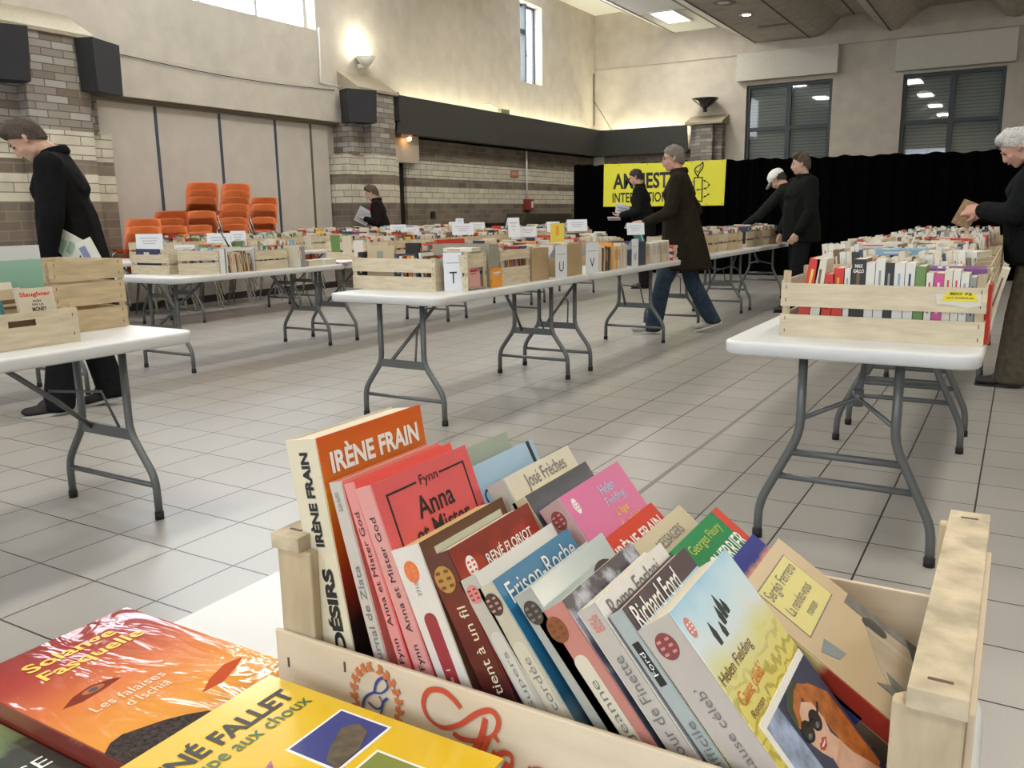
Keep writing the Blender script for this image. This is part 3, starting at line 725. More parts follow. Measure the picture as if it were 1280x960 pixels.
def row(origin, d, length, place, lean=0., hr=(.17,.20), wr=.11, tr=(.012,.03), individual=True, mix=None, grp=None, jitter=2., start=1, stopgap=0., at=lambda i, n: None):
    """books side by side from origin along unit direction d (spines face to the right of d)"""
    d = Vector((d[0], d[1], 0)).normalized(); rz = math.atan2(d.y, d.x); s = 0.; items = []
    n_ = Vector((-d.y, d.x, 0)); a = lean
    run = random.randint(4, 9)
    while True:
        t = round(random.uniform(*tr)*500)/500; c = random.choice(mix or MIX)
        adv = t/math.cos(math.radians(a)) + .001
        if s+adv+abs(math.sin(math.radians(a)))*.17*(1 if a < 0 else 0) > length: break
        h = random.uniform(*hr); w = wr*random.choice((1,1,1,.95,1.1))
        items.append((s, a, t, w, h, c, random.choice(BANDS[c]) if random.random() < .75 else None))
        s += adv
        run -= 1
        if run == 0:
            na = max(lean-jitter, min(lean+jitter, a+random.choice((-1,1))*jitter)); run = random.randint(4, 9)
            if na > a: s += .19*math.sin(math.radians(na-a))+.002
            elif na < a: s += .19*math.sin(math.radians(a-na))*.1
            a = na
    out = []
    for i, (s, a, t, w, h, c, b) in enumerate(items):
        off = random.uniform(-.004, .004)
        loc = Vector(origin)+d*(s + (math.sin(math.radians(a))*0))+n_*off
        if a < 0: loc = loc + d*0
        lab = '%s %s book, %s from left %s' % (('thick' if t > .022 else 'thin' if t < .015 else 'slim'), c, nth(i+start), place) if individual else None
        out.append(put_book(lab, loc, rz, a, t, w, h, c, b, grp))
    return out
# ------------------------------------------------------------------ foreground crate and its paperbacks
INK = mat('print black', (.012,.012,.012), .5); WHT = mat('print white', (.80,.80,.77), .5); CREAMI = mat('print cream', (.70,.62,.45), .5)
BRN = mat('print brown', (.14,.06,.03), .5); REDI = mat('print red', (.62,.05,.02), .5); YEL = mat('print yellow', (.80,.62,.05), .5); BLU = mat('print blue', (.03,.06,.25), .5)
GRY = mat('print grey', (.17,.165,.16), .5); ORA = mat('print orange', (.72,.17,.03), .5); PNK = mat('print pink', (.60,.22,.20), .5); LBL = mat('print light blue', (.45,.62,.80), .5); DRD = mat('print dark red', (.30,.03,.04), .5)
def art(name, stops, h, rough=.28, noise=.12, nscale=18, axis='Z', coat=.12, ripple=None, crinkle=0):
    """printed picture: colours from the bottom (0) to the top (1) of the cover with a ragged border between them"""
    if name in MATS: return MATS[name]
    m = bpy.data.materials.new(name); m.use_nodes = True; nt = m.node_tree; N = nt.nodes; L = nt.links; b = N['Principled BSDF']
    tc = N.new('ShaderNodeTexCoord'); sp = N.new('ShaderNodeSeparateXYZ'); L.new(tc.outputs['Object'], sp.inputs[0])
    n = N.new('ShaderNodeTexNoise'); n.inputs['Scale'].default_value = nscale; n.inputs['Detail'].default_value = 5; L.new(tc.outputs['Object'], n.inputs['Vector'])
    a = N.new('ShaderNodeMath'); a.operation = 'DIVIDE'; a.inputs[1].default_value = h; L.new(sp.outputs[axis], a.inputs[0])
    s = N.new('ShaderNodeMath'); s.operation = 'MULTIPLY_ADD'; s.inputs[1].default_value = noise; L.new(n.outputs['Fac'], s.inputs[0]); L.new(a.outputs[0], s.inputs[2])
    s2 = N.new('ShaderNodeMath'); s2.operation = 'SUBTRACT'; s2.inputs[1].default_value = noise*.5; L.new(s.outputs[0], s2.inputs[0])
    r = N.new('ShaderNodeValToRGB'); L.new(s2.outputs[0], r.inputs['Fac']); e = r.color_ramp.elements
    while len(e) < len(stops): e.new(.5)
    for k, (p, c) in enumerate(stops): e[k].position = p; e[k].color = (*c, 1)
    out = r.outputs['Color']
    if ripple:
        wv = N.new('ShaderNodeTexWave'); wv.bands_direction = 'Z'; wv.inputs['Scale'].default_value = ripple[0]; wv.inputs['Distortion'].default_value = 9; wv.inputs['Detail'].default_value = 3; wv.inputs['Detail Scale'].default_value = 2.2; L.new(tc.outputs['Object'], wv.inputs['Vector'])
        rp = N.new('ShaderNodeMapRange'); rp.inputs[1].default_value = .05; rp.inputs[2].default_value = .45; rp.inputs[3].default_value = ripple[2]; rp.inputs[4].default_value = 0; L.new(wv.outputs['Fac'], rp.inputs[0])
        ms = N.new('ShaderNodeMapRange'); ms.inputs[1].default_value = ripple[3]-.06; ms.inputs[2].default_value = ripple[3]+.02; ms.inputs[3].default_value = 1; ms.inputs[4].default_value = 0; L.new(s2.outputs[0], ms.inputs[0])
        ml = N.new('ShaderNodeMath'); ml.operation = 'MULTIPLY'; L.new(rp.outputs[0], ml.inputs[0]); L.new(ms.outputs[0], ml.inputs[1])
        mx = N.new('ShaderNodeMix'); mx.data_type = 'RGBA'; L.new(ml.outputs[0], mx.inputs[0]); L.new(out, mx.inputs[6]); mx.inputs[7].default_value = (*ripple[1], 1); out = mx.outputs[2]
    if crinkle:
        mp = N.new('ShaderNodeMapping'); mp.inputs['Scale'].default_value = (1, 14, 5); mp.inputs['Rotation'].default_value = (.5, 0, 0); L.new(tc.outputs['Object'], mp.inputs['Vector'])
        cn = N.new('ShaderNodeTexNoise'); cn.inputs['Scale'].default_value = 1.6; cn.inputs['Detail'].default_value = 3; cn.inputs['Distortion'].default_value = 1.2; L.new(mp.outputs[0], cn.inputs['Vector'])
        bp = N.new('ShaderNodeBump'); bp.inputs['Strength'].default_value = crinkle; bp.inputs['Distance'].default_value = .01; L.new(cn.outputs['Fac'], bp.inputs['Height']); L.new(bp.outputs['Normal'], b.inputs['Coat Normal'])
    b.inputs['Specular IOR Level'].default_value = .1 if crinkle else .28
    L.new(out, b.inputs['Base Color']); b.inputs['Roughness'].default_value = rough
    b.inputs['Coat Weight'].default_value = coat; b.inputs['Coat Roughness'].default_value = .06 if crinkle else .15
    MATS[name] = m; return m
def cover(name, col, rough=.4, coat=.08): return mat('book '+name, col, rough, coat=coat, var=.05, vscale=25, spec=.3)
def fbook(label, TR, lean, t, h, w, y, front, spine, back=None, pages=None, grp='paperbacks in the foreground crate', name='paperback_book', fall=None):
    a = math.radians(lean); BRx = TR[0]+h*math.sin(a); BRz = TR[1]-h*math.cos(a)
    loc = (BRx-t*math.cos(a), y, BRz-t*math.sin(a))
    o = thing(name, label, 'book', loc, 0, grp); o.rotation_euler = (0, -a, 0)
    return fill_book(o, t, h, w, front, spine, back, pages)
def fill_book(o, t, h, w, front, spine, back=None, pages=None):
    cv = .0012; m = MB(); r = .0025
    m.box((0,.001,0),(cv,w,h), 2); m.box((t-cv,.001,0),(t,w,h), 0)
    m.prism([(.0,.002,0),(.0012,0,0),(t-.0012,0,0),(t,.002,0),(t-cv,.0025,0),(cv,.0025,0)], (0,0,h), 1)
    m.build('cover', [front, spine, back or front], o)
    m = MB(); m.box((cv,.0026,.0015),(t-cv,w-.0015,h-.0015)); m.build('page_block', pages or M_page, o)
    return o
def stx(o, body, x, z, hgt, ln, m, bold=.0, **k): return lettering(o, body, (x+hgt, 0, z), (0,0,1), (-1,0,0), ln, hgt, m, bold, **k)
def ftx(o, body, t, y, z, w, h, m, bold=.0, **k): return lettering(o, body, (t, y, z), (0,1,0), (0,0,1), w, h, m, bold, **k)
def seal(o, x, z, r, m, ry=1.25, m2=None, spine=True, t=0, name='publisher_seal'):
    mb = MB(); pts = [(r*math.cos(2*PI*k/20), r*ry*math.sin(2*PI*k/20)) for k in range(20)]
    if spine: mb.prism([(x+a, -.0005, z+b) for a, b in pts], (0,.0006,0))
    else: mb.prism([(t-.0002, x+a, z+b) for a, b in pts], (.0006,0,0))
    if m2:
        for dx in (-.45,.45):
            for q in range(3):
                zz = z+(q-1)*r*.62
                if spine: mb.box((x+dx*r-r*.22,-.0008,zz-r*.13),(x+dx*r+r*.22,-.0004,zz+r*.13), 1)
                else: mb.box((t+.0003,x+dx*r-r*.22,zz-r*.13),(t+.0007,x+dx*r+r*.22,zz+r*.13), 1)
    return mb.build(name, [m, m2 or m], o)
def srect(o, x0, x1, z0, z1, m, name='spine_band', round_=False):
    mb = MB()
    if round_:
        r = (x1-x0)/2; c = (x0+x1)/2
        mb.prism([(x0,-.0004,z0),(x1,-.0004,z0)]+[(c+r*math.cos(PI*k/10),-.0004,z1-r+r*math.sin(PI*k/10)) for k in range(11)], (0,.0005,0))
    else: mb.box((x0,-.0004,z0),(x1,.0001,z1))
    return mb.build(name, m, o)
def patch(o, t, pts, m, name='cover_picture', lift=.0004):
    mb = MB(); mb.prism([(t-.0002, a, b) for a, b in pts], (lift+.0002,0,0)); return mb.build(name, m, o)
def frect(o, t, y0, y1, z0, z1, m, name='cover_picture', lift=.0004): return patch(o, t, [(y0,z0),(y1,z0),(y1,z1),(y0,z1)], m, name, lift)
def oval(cy, cz, ry, rz, n=20): return [(cy+ry*math.cos(2*PI*k/n), cz+rz*math.sin(2*PI*k/n)) for k in range(n)]

# the crate
CX0, CX1, CY0, CY1, CZ = -.476, .001, .434, .741, .73
M_ply = mat('pale poplar plywood', (.66,.55,.40), .6, var=.10, vscale=10, stretch=(1,1,5))
fc = thing('wooden_crate', 'pale wooden fruit crate of paperbacks in the foreground with red script on its side', 'crate', (CX0, CY0, CZ), 0, 'wooden crates of books')
CL_, CD = CX1-CX0, CY1-CY0
m = MB(); m.box((0,0,0),(CL_,.004,.110)); m.build('front_panel', M_ply, fc, bevel=.0012)
m = MB(); m.box((0,CD-.004,0),(CL_,CD,.110)); m.build('back_panel', M_ply, fc, bevel=.0012)
for x in (0, CL_-.004):
    m = MB(); m.box((x,.004,.0),(x+.004,CD-.004,.10)); m.box((x,.02,.115),(x+.004,CD-.045,.172)); m.build('end_panel', M_ply, fc, bevel=.001)
for x, s in ((.004,1),(CL_-.004,-1)):
    for y, q in ((.0045,1),(CD-.0045,-1)):
        m = MB(); m.prism([(x,y,.002),(x+s*.034,y,.002),(x+s*.034,y+q*.008,.002),(x+s*.008,y+q*.034,.002),(x,y+q*.034,.002)], (0,0,.176)); m.build('corner_post', M_post, fc, bevel=.0015)
for x in (.003, CL_-.031):
    m = MB(); m.box((x,.0,.178),(x+.028,CD-.012,.190))
    for yy in (.012, CD-.03): m.box((x+.008,yy,.1895),(x+.02,yy+.0022,.1908), 1)
    m.build('top_rail', [mat('weathered rail', (.50,.42,.29), .75, var=.30, vscale=45, bump=.3, bscale=70), M_staple], fc, bevel=.0015)
m = MB()
for k in range(5): m.box((.004,.005+k*.06,.004),(CL_-.004,.005+k*.06+.055,.010))
m.build('base_slats', M_ply, fc)
for x, z in ((.012,.085),(.015,.062),(.07,.097),(.012,.030),(.25,.012)):
    m = MB(); m.box((x,-.0006,z-.004),(x+.0016,.0002,z+.004)); m.build('staple', M_staple, fc)
# printed marks on the front panel: laurel wreath with a blue initial, then red script
SK_N = [0]
def strokes(mb, pts, w, y=-.0007, n=6, taper=True):
    """flat brush stroke in the panel plane through the given points (Catmull-Rom)"""
    P = [Vector((p[0], p[1])) for p in pts]; C = []
    for i in range(len(P)-1):
        p0, p1, p2, p3 = P[max(i-1,0)], P[i], P[i+1], P[min(i+2,len(P)-1)]
        for k in range(n):
            t = k/n; C.append(.5*((2*p1)+(p2-p0)*t+(2*p0-5*p1+4*p2-p3)*t*t+(3*p1-p0-3*p2+p3)*t**3))
    C.append(P[-1]); L_, R_ = [], []
    for i, c in enumerate(C):
        d = (C[min(i+1,len(C)-1)]-C[max(i-1,0)]).normalized(); nn = Vector((-d.y, d.x))
        ww = w*(.55+.45*abs(math.sin(PI*i/len(C)*2.2+.6))) if taper else w
        L_.append(c+nn*ww/2); R_.append(c-nn*ww/2)
    SK_N[0] += 1; y -= .00002*SK_N[0]
    V = [(mb.bm.verts.new((a.x,y-i*.000004,a.y)), mb.bm.verts.new((b.x,y-i*.000004,b.y))) for i, (a, b) in enumerate(zip(L_, R_))]
    for (a, b), (c, d) in zip(V, V[1:]): mb.bm.faces.new((a, b, d, c))
WX, WZ = .100, .080
m = MB()
for s in (-1, 1):
    for k in range(9):
        a = math.radians(-66+k*17); cx_, cz_ = WX+s*.021*math.cos(a), WZ+.0245*math.sin(a)
        ta = a+PI/2
        for q in (-1, 1):
            b = ta+q*.6; dx, dz = s*math.cos(b), math.sin(b); l, wd = .0066, .0020
            p = Vector((cx_, cz_)); d = Vector((dx, dz)); nn = Vector((-dz, dx))
            pts = [p, p+d*l*.5+nn*wd, p+d*l, p+d*l*.5-nn*wd]
            m.prism([(v.x,-.0006-.00002*(k*4+(s+1)+(q+1)/2),v.y) for v in pts], (0,.0003,0))
        if k < 8:
            a2 = math.radians(-66+(k+1)*17); strokes(m, [(cx_,cz_),(WX+s*.021*math.cos(a2),WZ+.0245*math.sin(a2))], .0012, taper=False, n=1)
m.build('laurel_print', mat('wreath orange', (.55,.16,.05), .6), fc)
m = MB()
strokes(m, [(WX-0.0016,WZ+0.0047),(WX+0.0016,WZ+0.0140),(WX+0.0078,WZ+0.0187),(WX+0.0117,WZ+0.0133),(WX+0.0055,WZ+0.0062),(WX-0.0031,WZ+0.0039),(WX-0.0109,WZ-0.0031),(WX-0.0125,WZ-0.0125),(WX-0.0055,WZ-0.0179),(WX+0.0031,WZ-0.0125),(WX+0.0062,WZ-0.0016),(WX+0.0109,WZ+0.0039)], .0022)
strokes(m, [(WX-0.0078,WZ-0.0047),(WX+0.0000,WZ-0.0078),(WX+0.0062,WZ-0.0031),(WX+0.0031,WZ+0.0031)], .0016)
m.build('initial_print', BLU, fc)
m = MB(); g = lambda *p: [((a-533)/1000+.165, (b)/1000) for a, b in p]
def S(pts, w):
    iN = min(p[0] for p in pts) > 247
    strokes(m, [((.1945+(x/1000-.250)*.60, .052+(z/1000-.026)*.62) if iN else (.1375+(x/1000-.150)*.66, .104-(.103-z/1000)*.80)) for x, z in pts], w*.80)
S([(206,92),(196,99),(182,103),(165,98),(158,84),(165,72),(182,68),(204,76),(226,92),(243,99),(252,92),(246,78),(228,68),(208,64),(196,66)], .0052)
S([(236,90),(230,70),(214,48),(192,30),(168,24),(152,32),(150,46),(164,54),(186,50),(204,38)], .0060)
S([(240,74),(232,58),(228,42),(236,34),(252,44),(262,56)], .0056)
S([(262,72),(265,75)], .008)
S([(262,58),(256,40),(250,28)], .0056); S([(256,42),(270,58),(282,60),(284,50),(278,34),(284,28),(296,36),(308,52)], .0052)
S([(308,54),(302,36),(298,26)], .0052); S([(302,40),(314,54),(324,54),(322,40),(318,28)], .0050); S([(320,40),(334,54),(344,54),(342,40),(340,28),(350,30),(360,40)], .0050)
m.build('red_script_print', mat('crate red print', (.55,.07,.03), .6), fc)

# front row, from left to right
Y1 = .4475
fz = .7425
A1 = art('sunset cover', [(0,(.012,.01,.01)),(.42,(.02,.012,.012)),(.56,(.30,.035,.012)),(.70,(.60,.13,.012)),(.80,(.72,.30,.03)),(.86,(.60,.15,.02)),(1,(.58,.10,.012))], .246, noise=.10, nscale=9)
b = fbook('thick cream-spined book with orange sunset cover, tallest in the foreground crate', (-.434,.995), 9.5, .032, .246, .128, Y1, A1, cover('cream spine', (.66,.60,.45)), M_page)
stx(b, 'IRÈNE FRAIN', .011, .163, .0105, .073, INK, .045); stx(b, 'DÉSIRS', .011, .080, .0135, .066, INK, .05)
ftx(b, 'IRÈNE FRAIN', .032, .011, .2165, .108, .0205, WHT, .035)
b = fbook('slim pale grey-spined book beside the tall orange sunset book', (-.411,.966), 15, .0135, .222, .122, Y1, cover('salmon', (.66,.20,.17)), cover('pale grey spine', (.52,.48,.43)))
stx(b, 'Le journal de Zlata', .004, .060, .0075, .098, GRY); stx(b, 'ELSA HUPO', .0042, .200, .004, .014, GRY)
M_pk = cover('pink spine', (.68,.26,.25)); M_rd = cover('red cover', (.72,.085,.075))
b = fbook('pink-spined red paperback tucked left of its twin with the black framed title', (-.399,.967), 18.5, .0115, .222, .122, Y1, M_rd, M_pk)
stx(b, 'Fynn   Anna et Mister God', .003, .085, .0062, .115, INK)
b = fbook('red paperback with black framed title on its cover', (-.384,.967), 20.5, .0165, .223, .122, Y1, cover('rose red cover', (.66,.11,.12)), cover('pink spine 2', (.64,.30,.28)))
stx(b, 'Fynn   Anna et Mister God', .006, .085, .0068, .115, INK)
T = .0165
for a in ((.012,.0135,.05,.212),(.012,.048,.2105,.212),(.078,.112,.2105,.212),(.1105,.112,.05,.212)): frect(b, T, *a, INK, 'frame_line')
ftx(b, 'Fynn', T, .052, .2055, .023, .010, INK); ftx(b, 'Anna', T, .040, .184, .046, .017, INK, .012); ftx(b, 'et Mister', T, .030, .1655, .070, .016, INK, .012); ftx(b, 'God', T, .045, .136, .036, .017, INK, .012)
b = fbook('white-spined paperback with an orange seal and dark red spine band', (-.343,.931), 23, .028, .186, .112, Y1, cover('brown framed cover', (.12,.055,.03)), cover('white spine', (.66,.62,.57)), pages=mat('yellowed pages', (.70,.55,.24), .85))
seal(b, .013, .168, .0062, ORA, 1.3, PNK); stx(b, '3710', .0115, .150, .0035, .010, GRY)
srect(b, .0085, .0195, .0, .137, DRD, round_=True); stx(b, 'St Sulpice    Tome 1', .0115, .02, .005, .075, CREAMI)
frect(b, .028, .014, .104, .03, .1785, mat('pale green print', (.47,.50,.38), .5)); ftx(b, 'La Comtesse', .028, .024, .159, .070, .012, BLU)
A2 = art('dark red flames cover', [(0,(.02,.01,.012)),(.45,(.05,.016,.014)),(.62,(.30,.03,.02)),(.78,(.10,.025,.02)),(.90,(.36,.045,.025)),(1,(.22,.03,.02))], .19, noise=.5, nscale=40)
b = fbook('dark red paperback with a gold seal and flame-patterned cover', (-.318,.931), 28, .024, .196, .110, Y1, A2, art('dark red spine', [(0,(.012,.01,.012)),(.4,(.04,.012,.012)),(.8,(.16,.025,.02)),(1,(.10,.03,.02))], .19, noise=.4, nscale=50))
seal(b, .011, .178, .0085, mat('gold print', (.42,.22,.05), .4), 1.15, BRN); seal(b, .016, .178, .0055, WHT, 1.4, REDI, spine=False, t=.024)
stx(b, 'la vérité tient à un fil', .010, .045, .0078, .112, CREAMI); ftx(b, 'RENÉ FLORIOT', .024, .034, .172, .064, .010, WHT, .015)
b = fbook('thin pale paperback with a pink seal and light blue cover', (-.297,.918), 33, .0165, .190, .110, Y1, art('pale blue cover', [(0,(.05,.07,.12)),(.5,(.14,.2,.3)),(.9,(.30,.42,.56)),(.935,(.62,.64,.62)),(1,(.66,.66,.64))], .19, noise=.02), cover('grey spine', (.46,.43,.37)))
seal(b, .008, .178, .0052, PNK, 1.3, DRD); srect(b, .003, .013, .0, .150, mat('pale tab', (.54,.51,.45), .5), round_=True); stx(b, 'le bal des Supers', .0055, .03, .0055, .105, GRY); ftx(b, 'VICKI BAUM', .0165, .018, .163, .075, .012, BLU)
b = fbook('blue mountain-cover paperback with a beige spine and dark seal', (-.283,.916), 36, .0165, .194, .110, Y1, art('blue mountain cover', [(0,(.015,.03,.05)),(.38,(.02,.045,.075)),(.48,(.12,.2,.25)),(.55,(.025,.12,.22)),(.8,(.03,.2,.38)),(1,(.03,.17,.33))], .194, noise=.16, nscale=30), cover('beige spine', (.50,.45,.35)))
seal(b, .008, .180, .0062, mat('print dark', (.05,.035,.03), .5), 1.3, PNK); srect(b, .003, .0135, .0, .152, mat('beige tab', (.56,.51,.40), .5), round_=True); stx(b, 'Premier de cordée', .005, .035, .006, .105, GRY); ftx(b, 'Frison-Roche', .0165, .008, .173, .096, .015, WHT)
b = fbook('grey paperback with a shiny pale cover and dark round seal', (-.254,.918), 37.5, .0165, .200, .110, Y1, art('silvery cover', [(0,(.10,.12,.13)),(.5,(.22,.28,.30)),(.8,(.34,.42,.44)),(1,(.46,.53,.54))], .2, noise=.1, rough=.12, coat=1), cover('mid grey spine', (.36,.36,.33)))
seal(b, .008, .185, .0065, mat('print dark', (0,0,0)), 1.3, GRY); patch(b, .0165, oval(.085,.172,.018,.013), mat('print dark', (0,0,0)))
b = fbook('rose-spined paperback with a brown seal and cream pencil-shaped tab', (-.231,.914), 39, .027, .192, .112, Y1, art('torn paper cover', [(0,(.03,.035,.05)),(.5,(.05,.05,.07)),(.75,(.10,.11,.16)),(.9,(.5,.52,.58)),(1,(.08,.07,.09))], .19, noise=.6, nscale=60), cover('rose spine', (.50,.21,.175)))
seal(b, .0115, .178, .0070, mat('print rust', (.24,.07,.02), .5), 1.3, BRN); srect(b, .008, .019, .0, .158, mat('cream tab', (.62,.56,.44), .5), round_=True); stx(b, 'Histoire de Jeanne', .0095, .02, .0082, .120, GRY)
b = fbook('grey-spined paperback with a plain white cover', (-.208,.918), 39, .0165, .205, .112, Y1, art('white cover', [(0,(.3,.3,.34)),(.55,(.68,.66,.64)),(1,(.72,.70,.68))], .2, noise=.05), cover('warm grey spine', (.47,.43,.38)))
stx(b, '8056', .0045, .188, .008, .011, PNK, .02); stx(b, 'Forlani    Pour l\u2019amour de Finette', .004, .01, .0075, .160, GRY); ftx(b, 'Remo Forlani', .0165, .010, .1885, .080, .013, GRY)
b = fbook('blue-grey paperback with a dark purple cover and small black spine tag', (-.190,.918), 39.6, .0125, .206, .112, Y1, art('dusk cover', [(0,(.02,.02,.03)),(.6,(.05,.035,.045)),(1,(.075,.05,.065))], .2, noise=.3), cover('blue grey spine', (.36,.40,.385)))
srect(b, .004, .009, .155, .185, INK); stx(b, 'Ford', .0045, .162, .0035, .016, WHT); stx(b, 'Une situation difficile', .0035, .02, .006, .110, GRY); ftx(b, 'Richard Ford', .0125, .006, .187, .072, .017, WHT, .01)
# yellow landscape book, nearest right
A3 = art('yellow dunes cover', [(0,(.55,.25,.01)),(.10,(.60,.36,.02)),(.30,(.60,.50,.06)),(.58,(.70,.62,.15)),(.72,(.68,.66,.30)),(.80,(.66,.76,.80)),(.90,(.52,.72,.84)),(1,(.22,.50,.74))], .215, noise=.16, nscale=26, ripple=(30,(.27,.21,.03),.6,.70))
b = fbook('paperback with a yellow dune landscape cover and a photo of a woman in sunglasses', (-.160,.9225), 40.3, .027, .205, .112, Y1, A3, cover('beige grey spine', (.47,.42,.375)))
T = .027; Hh_ = .205
seal(b, .0125, .189, .0068, mat('print maroon', (.22,.05,.05), .5), 1.3, PNK); stx(b, 'Helen Fielding    Cause céleb\u2019', .0095, .020, .0080, .140, GRY)
seal(b, .010, .190, .0042, PNK, 1.6, WHT, spine=False, t=T)
for cy, cz, hh in ((.030,.178,.012),(.049,.182,.010),(.055,.186,.013),(.061,.183,.008),(.042,.175,.008)):
    patch(b, T, [(cy-.002,cz-hh*.8),(cy+.002,cz-hh*.8),(cy+.0028,cz-.002),(cy,cz+hh*.5),(cy-.0028,cz-.002)], mat('dark tree print', (.03,.04,.035), .5), 'tree_picture')
ftx(b, 'Helen Fielding', T, .003, .150, .058, .010, BRN, .0); ftx(b, 'Cause céleb\u2019', T, .008, .136, .046, .009, ORA); ftx(b, 'Roman', T, .010, .127, .022, .005, BRN)
def QP(pts): return [(.009+(y-.030)*1.255, .004+z*1.22) for y, z in pts]
patch(b, T, QP([(.030,.006),(.1115,.006),(.1115,.098),(.030,.098)]), WHT, 'photo_border', .0006)
def pp(pts, m, lift): return patch(b, T, QP(pts), m, 'photo_detail', lift)
pp([(.034,.010),(.1115,.010),(.1115,.094),(.034,.094)], mat('photo night blue', (.035,.045,.10), .3), .0008)
pp([(.034,.045),(.056,.050),(.054,.094),(.034,.094)], mat('photo pale blue', (.30,.38,.55), .3, var=.5, vscale=90), .0009)
pp([(.034,.010),(.060,.010),(.058,.046),(.034,.048)], mat('photo night foliage', (.03,.035,.05), .3, var=.6, vscale=150), .0009)
def pp(pts, m, lift): return patch(b, T, QP([(.074+(y-.079)*.82, .0940-(.0940-z)*.64) for y, z in pts]), m, 'photo_detail', lift)
pp([(.072,.020),(.098,.020),(.122,-.020),(.122,-.045),(.058,-.045),(.062,-.010)], mat('photo skin', (.70,.45,.33), .3, var=.12, vscale=60), .00112)
pp([(.088,.088),(.104,.080),(.120,.060),(.122,-.010),(.104,-.012),(.094,.034),(.094,.060),(.086,.074)], mat('photo auburn hair', (.46,.14,.03), .3, var=.4, vscale=130), .0010)
pp([(.060,.070),(.064,.082),(.076,.091),(.090,.090),(.102,.080),(.100,.074),(.086,.080),(.072,.076),(.064,.066)], mat('photo auburn hair', (0,0,0)), .0013)
pp([(.058,.070),(.060,.086),(.072,.0935),(.088,.0935),(.094,.089),(.080,.088),(.068,.082),(.062,.072)], mat('photo dark scarf', (.045,.06,.035), .3), .0014)
pp([(.062,.066),(.068,.076),(.082,.078),(.092,.070),(.094,.054),(.089,.042),(.080,.034),(.072,.034),(.066,.044),(.062,.054)], mat('photo skin', (.70,.45,.33), .3, var=.12, vscale=60), .0012)
pp([(.074,.040),(.090,.044),(.102,.010),(.070,.010)], mat('photo skin', (0,0,0)), .00115)
for cy, cz in ((.0665,.0625),(.0825,.0605)):
    pp(oval(cy,cz,.0078,.0082), INK, .0016); pp(oval(cy-.002,cz-.003,.003,.002,10), mat('photo lens glint', (.14,.13,.15), .2), .0018)
pp([(.070,.066),(.080,.065),(.080,.063),(.070,.064)], INK, .0016); pp([(.089,.062),(.099,.066),(.099,.064),(.089,.060)], INK, .0016)
pp([(.0665,.0465),(.070,.049),(.0725,.048),(.076,.0495),(.081,.0465),(.075,.0425),(.070,.0430)], mat('photo lips', (.45,.05,.05), .3), .0016); pp([(.0685,.0466),(.0785,.0468),(.075,.0452),(.071,.0452)], WHT, .0017)
pp([(.073,.030),(.094,.034),(.095,.030),(.074,.026)], mat('photo necklace', (.60,.36,.25), .3), .0014)

# second row behind it, from left to right
Y2 = .567
b = fbook('grey-green paperback at the back left of the foreground crate', (-.412,.949), 24, .022, .21, .115, Y2, cover('grey green', (.34,.40,.33)), cover('cream 2', (.6,.5,.3)), pages=mat('yellowed pages', (0,0,0)))
ftx(b, 'Henri Troyat de', .022, .02, .178, .08, .012, INK)
b = fbook('light blue paperback with a dark strip, standing at the back of the foreground crate', (-.384,.945), 27, .012, .205, .115, Y2, art('sky blue cover', [(0,(.2,.35,.55)),(.6,(.30,.46,.64)),(1,(.34,.5,.66))], .2, noise=.1), cover('light blue spine', (.4,.5,.6)))
ftx(b, 'Charles Fox', .012, .012, .168, .082, .015, INK); ftx(b, 'Le dernier jour', .012, .02, .146, .06, .010, INK); frect(b, .012, .103, .108, .150, .205, INK, 'spine_band')
b = fbook('cream paperback with grey serif title behind the dark red flame book', (-.346,.944), 33, .020, .195, .115, Y2, cover('ivory cover', (.64,.61,.50)), cover('grey spine 2', (.44,.42,.38)))
ftx(b, 'José Frèches', .020, .026, .174, .070, .016, GRY); ftx(b, 'Le disque de jade', .020, .026, .143, .075, .012, GRY)
frect(b, .020, .03, .10, .02, .12, mat('print sepia', (.3,.25,.17), .5)); srect(b, .004, .017, .130, .168, GRY); srect(b, .007, .013, .140, .152, INK)
b = fbook('dark glossy paperback with a blue flower on its spine', (-.326,.932), 36, .016, .185, .112, Y2, art('slate glossy cover', [(0,(.02,.02,.03)),(.7,(.04,.045,.065)),(.9,(.10,.12,.17)),(1,(.05,.055,.075))], .18, noise=.2, rough=.3, coat=.35), art('flower spine', [(0,(.012,.012,.02)),(.55,(.02,.02,.035)),(.68,(.20,.25,.42)),(.78,(.03,.03,.05)),(.86,(.55,.46,.30)),(1,(.55,.46,.30))], .185, noise=.16, nscale=60), pages=mat('yellowed pages', (0,0,0)))
b = fbook('bright pink paperback with a dark dome on its cover and a rose beige spine', (-.295,.936), 39, .024, .185, .113, Y2, art('pink cover', [(0,(.36,.08,.18)),(.5,(.60,.14,.30)),(1,(.64,.17,.36))], .185, noise=.06, coat=.15), cover('rose beige spine', (.47,.31,.29)))
T = .024
seal(b, .012, .170, .0062, mat('print maroon', (0,0,0)), 1.3, PNK); seal(b, .014, .172, .004, WHT, 1.7, PNK, spine=False, t=T); stx(b, 'L\u2019âge de raison', .009, .05, .0065, .085, BRN)
ftx(b, 'Helen', T, .057, .167, .026, .009, LBL); ftx(b, 'Fielding', T, .055, .155, .036, .009, LBL); ftx(b, 'L\u2019âge', T, .060, .144, .022, .008, YEL); ftx(b, 'de raison', T, .056, .134, .040, .008, YEL)
patch(b, T, [(.020,.095),(.056,.095),(.056,.113),(.050,.124),(.043,.129),(.039,.137),(.035,.129),(.026,.124),(.020,.113)], mat('dome print', (.12,.10,.12), .5), 'dome_picture')
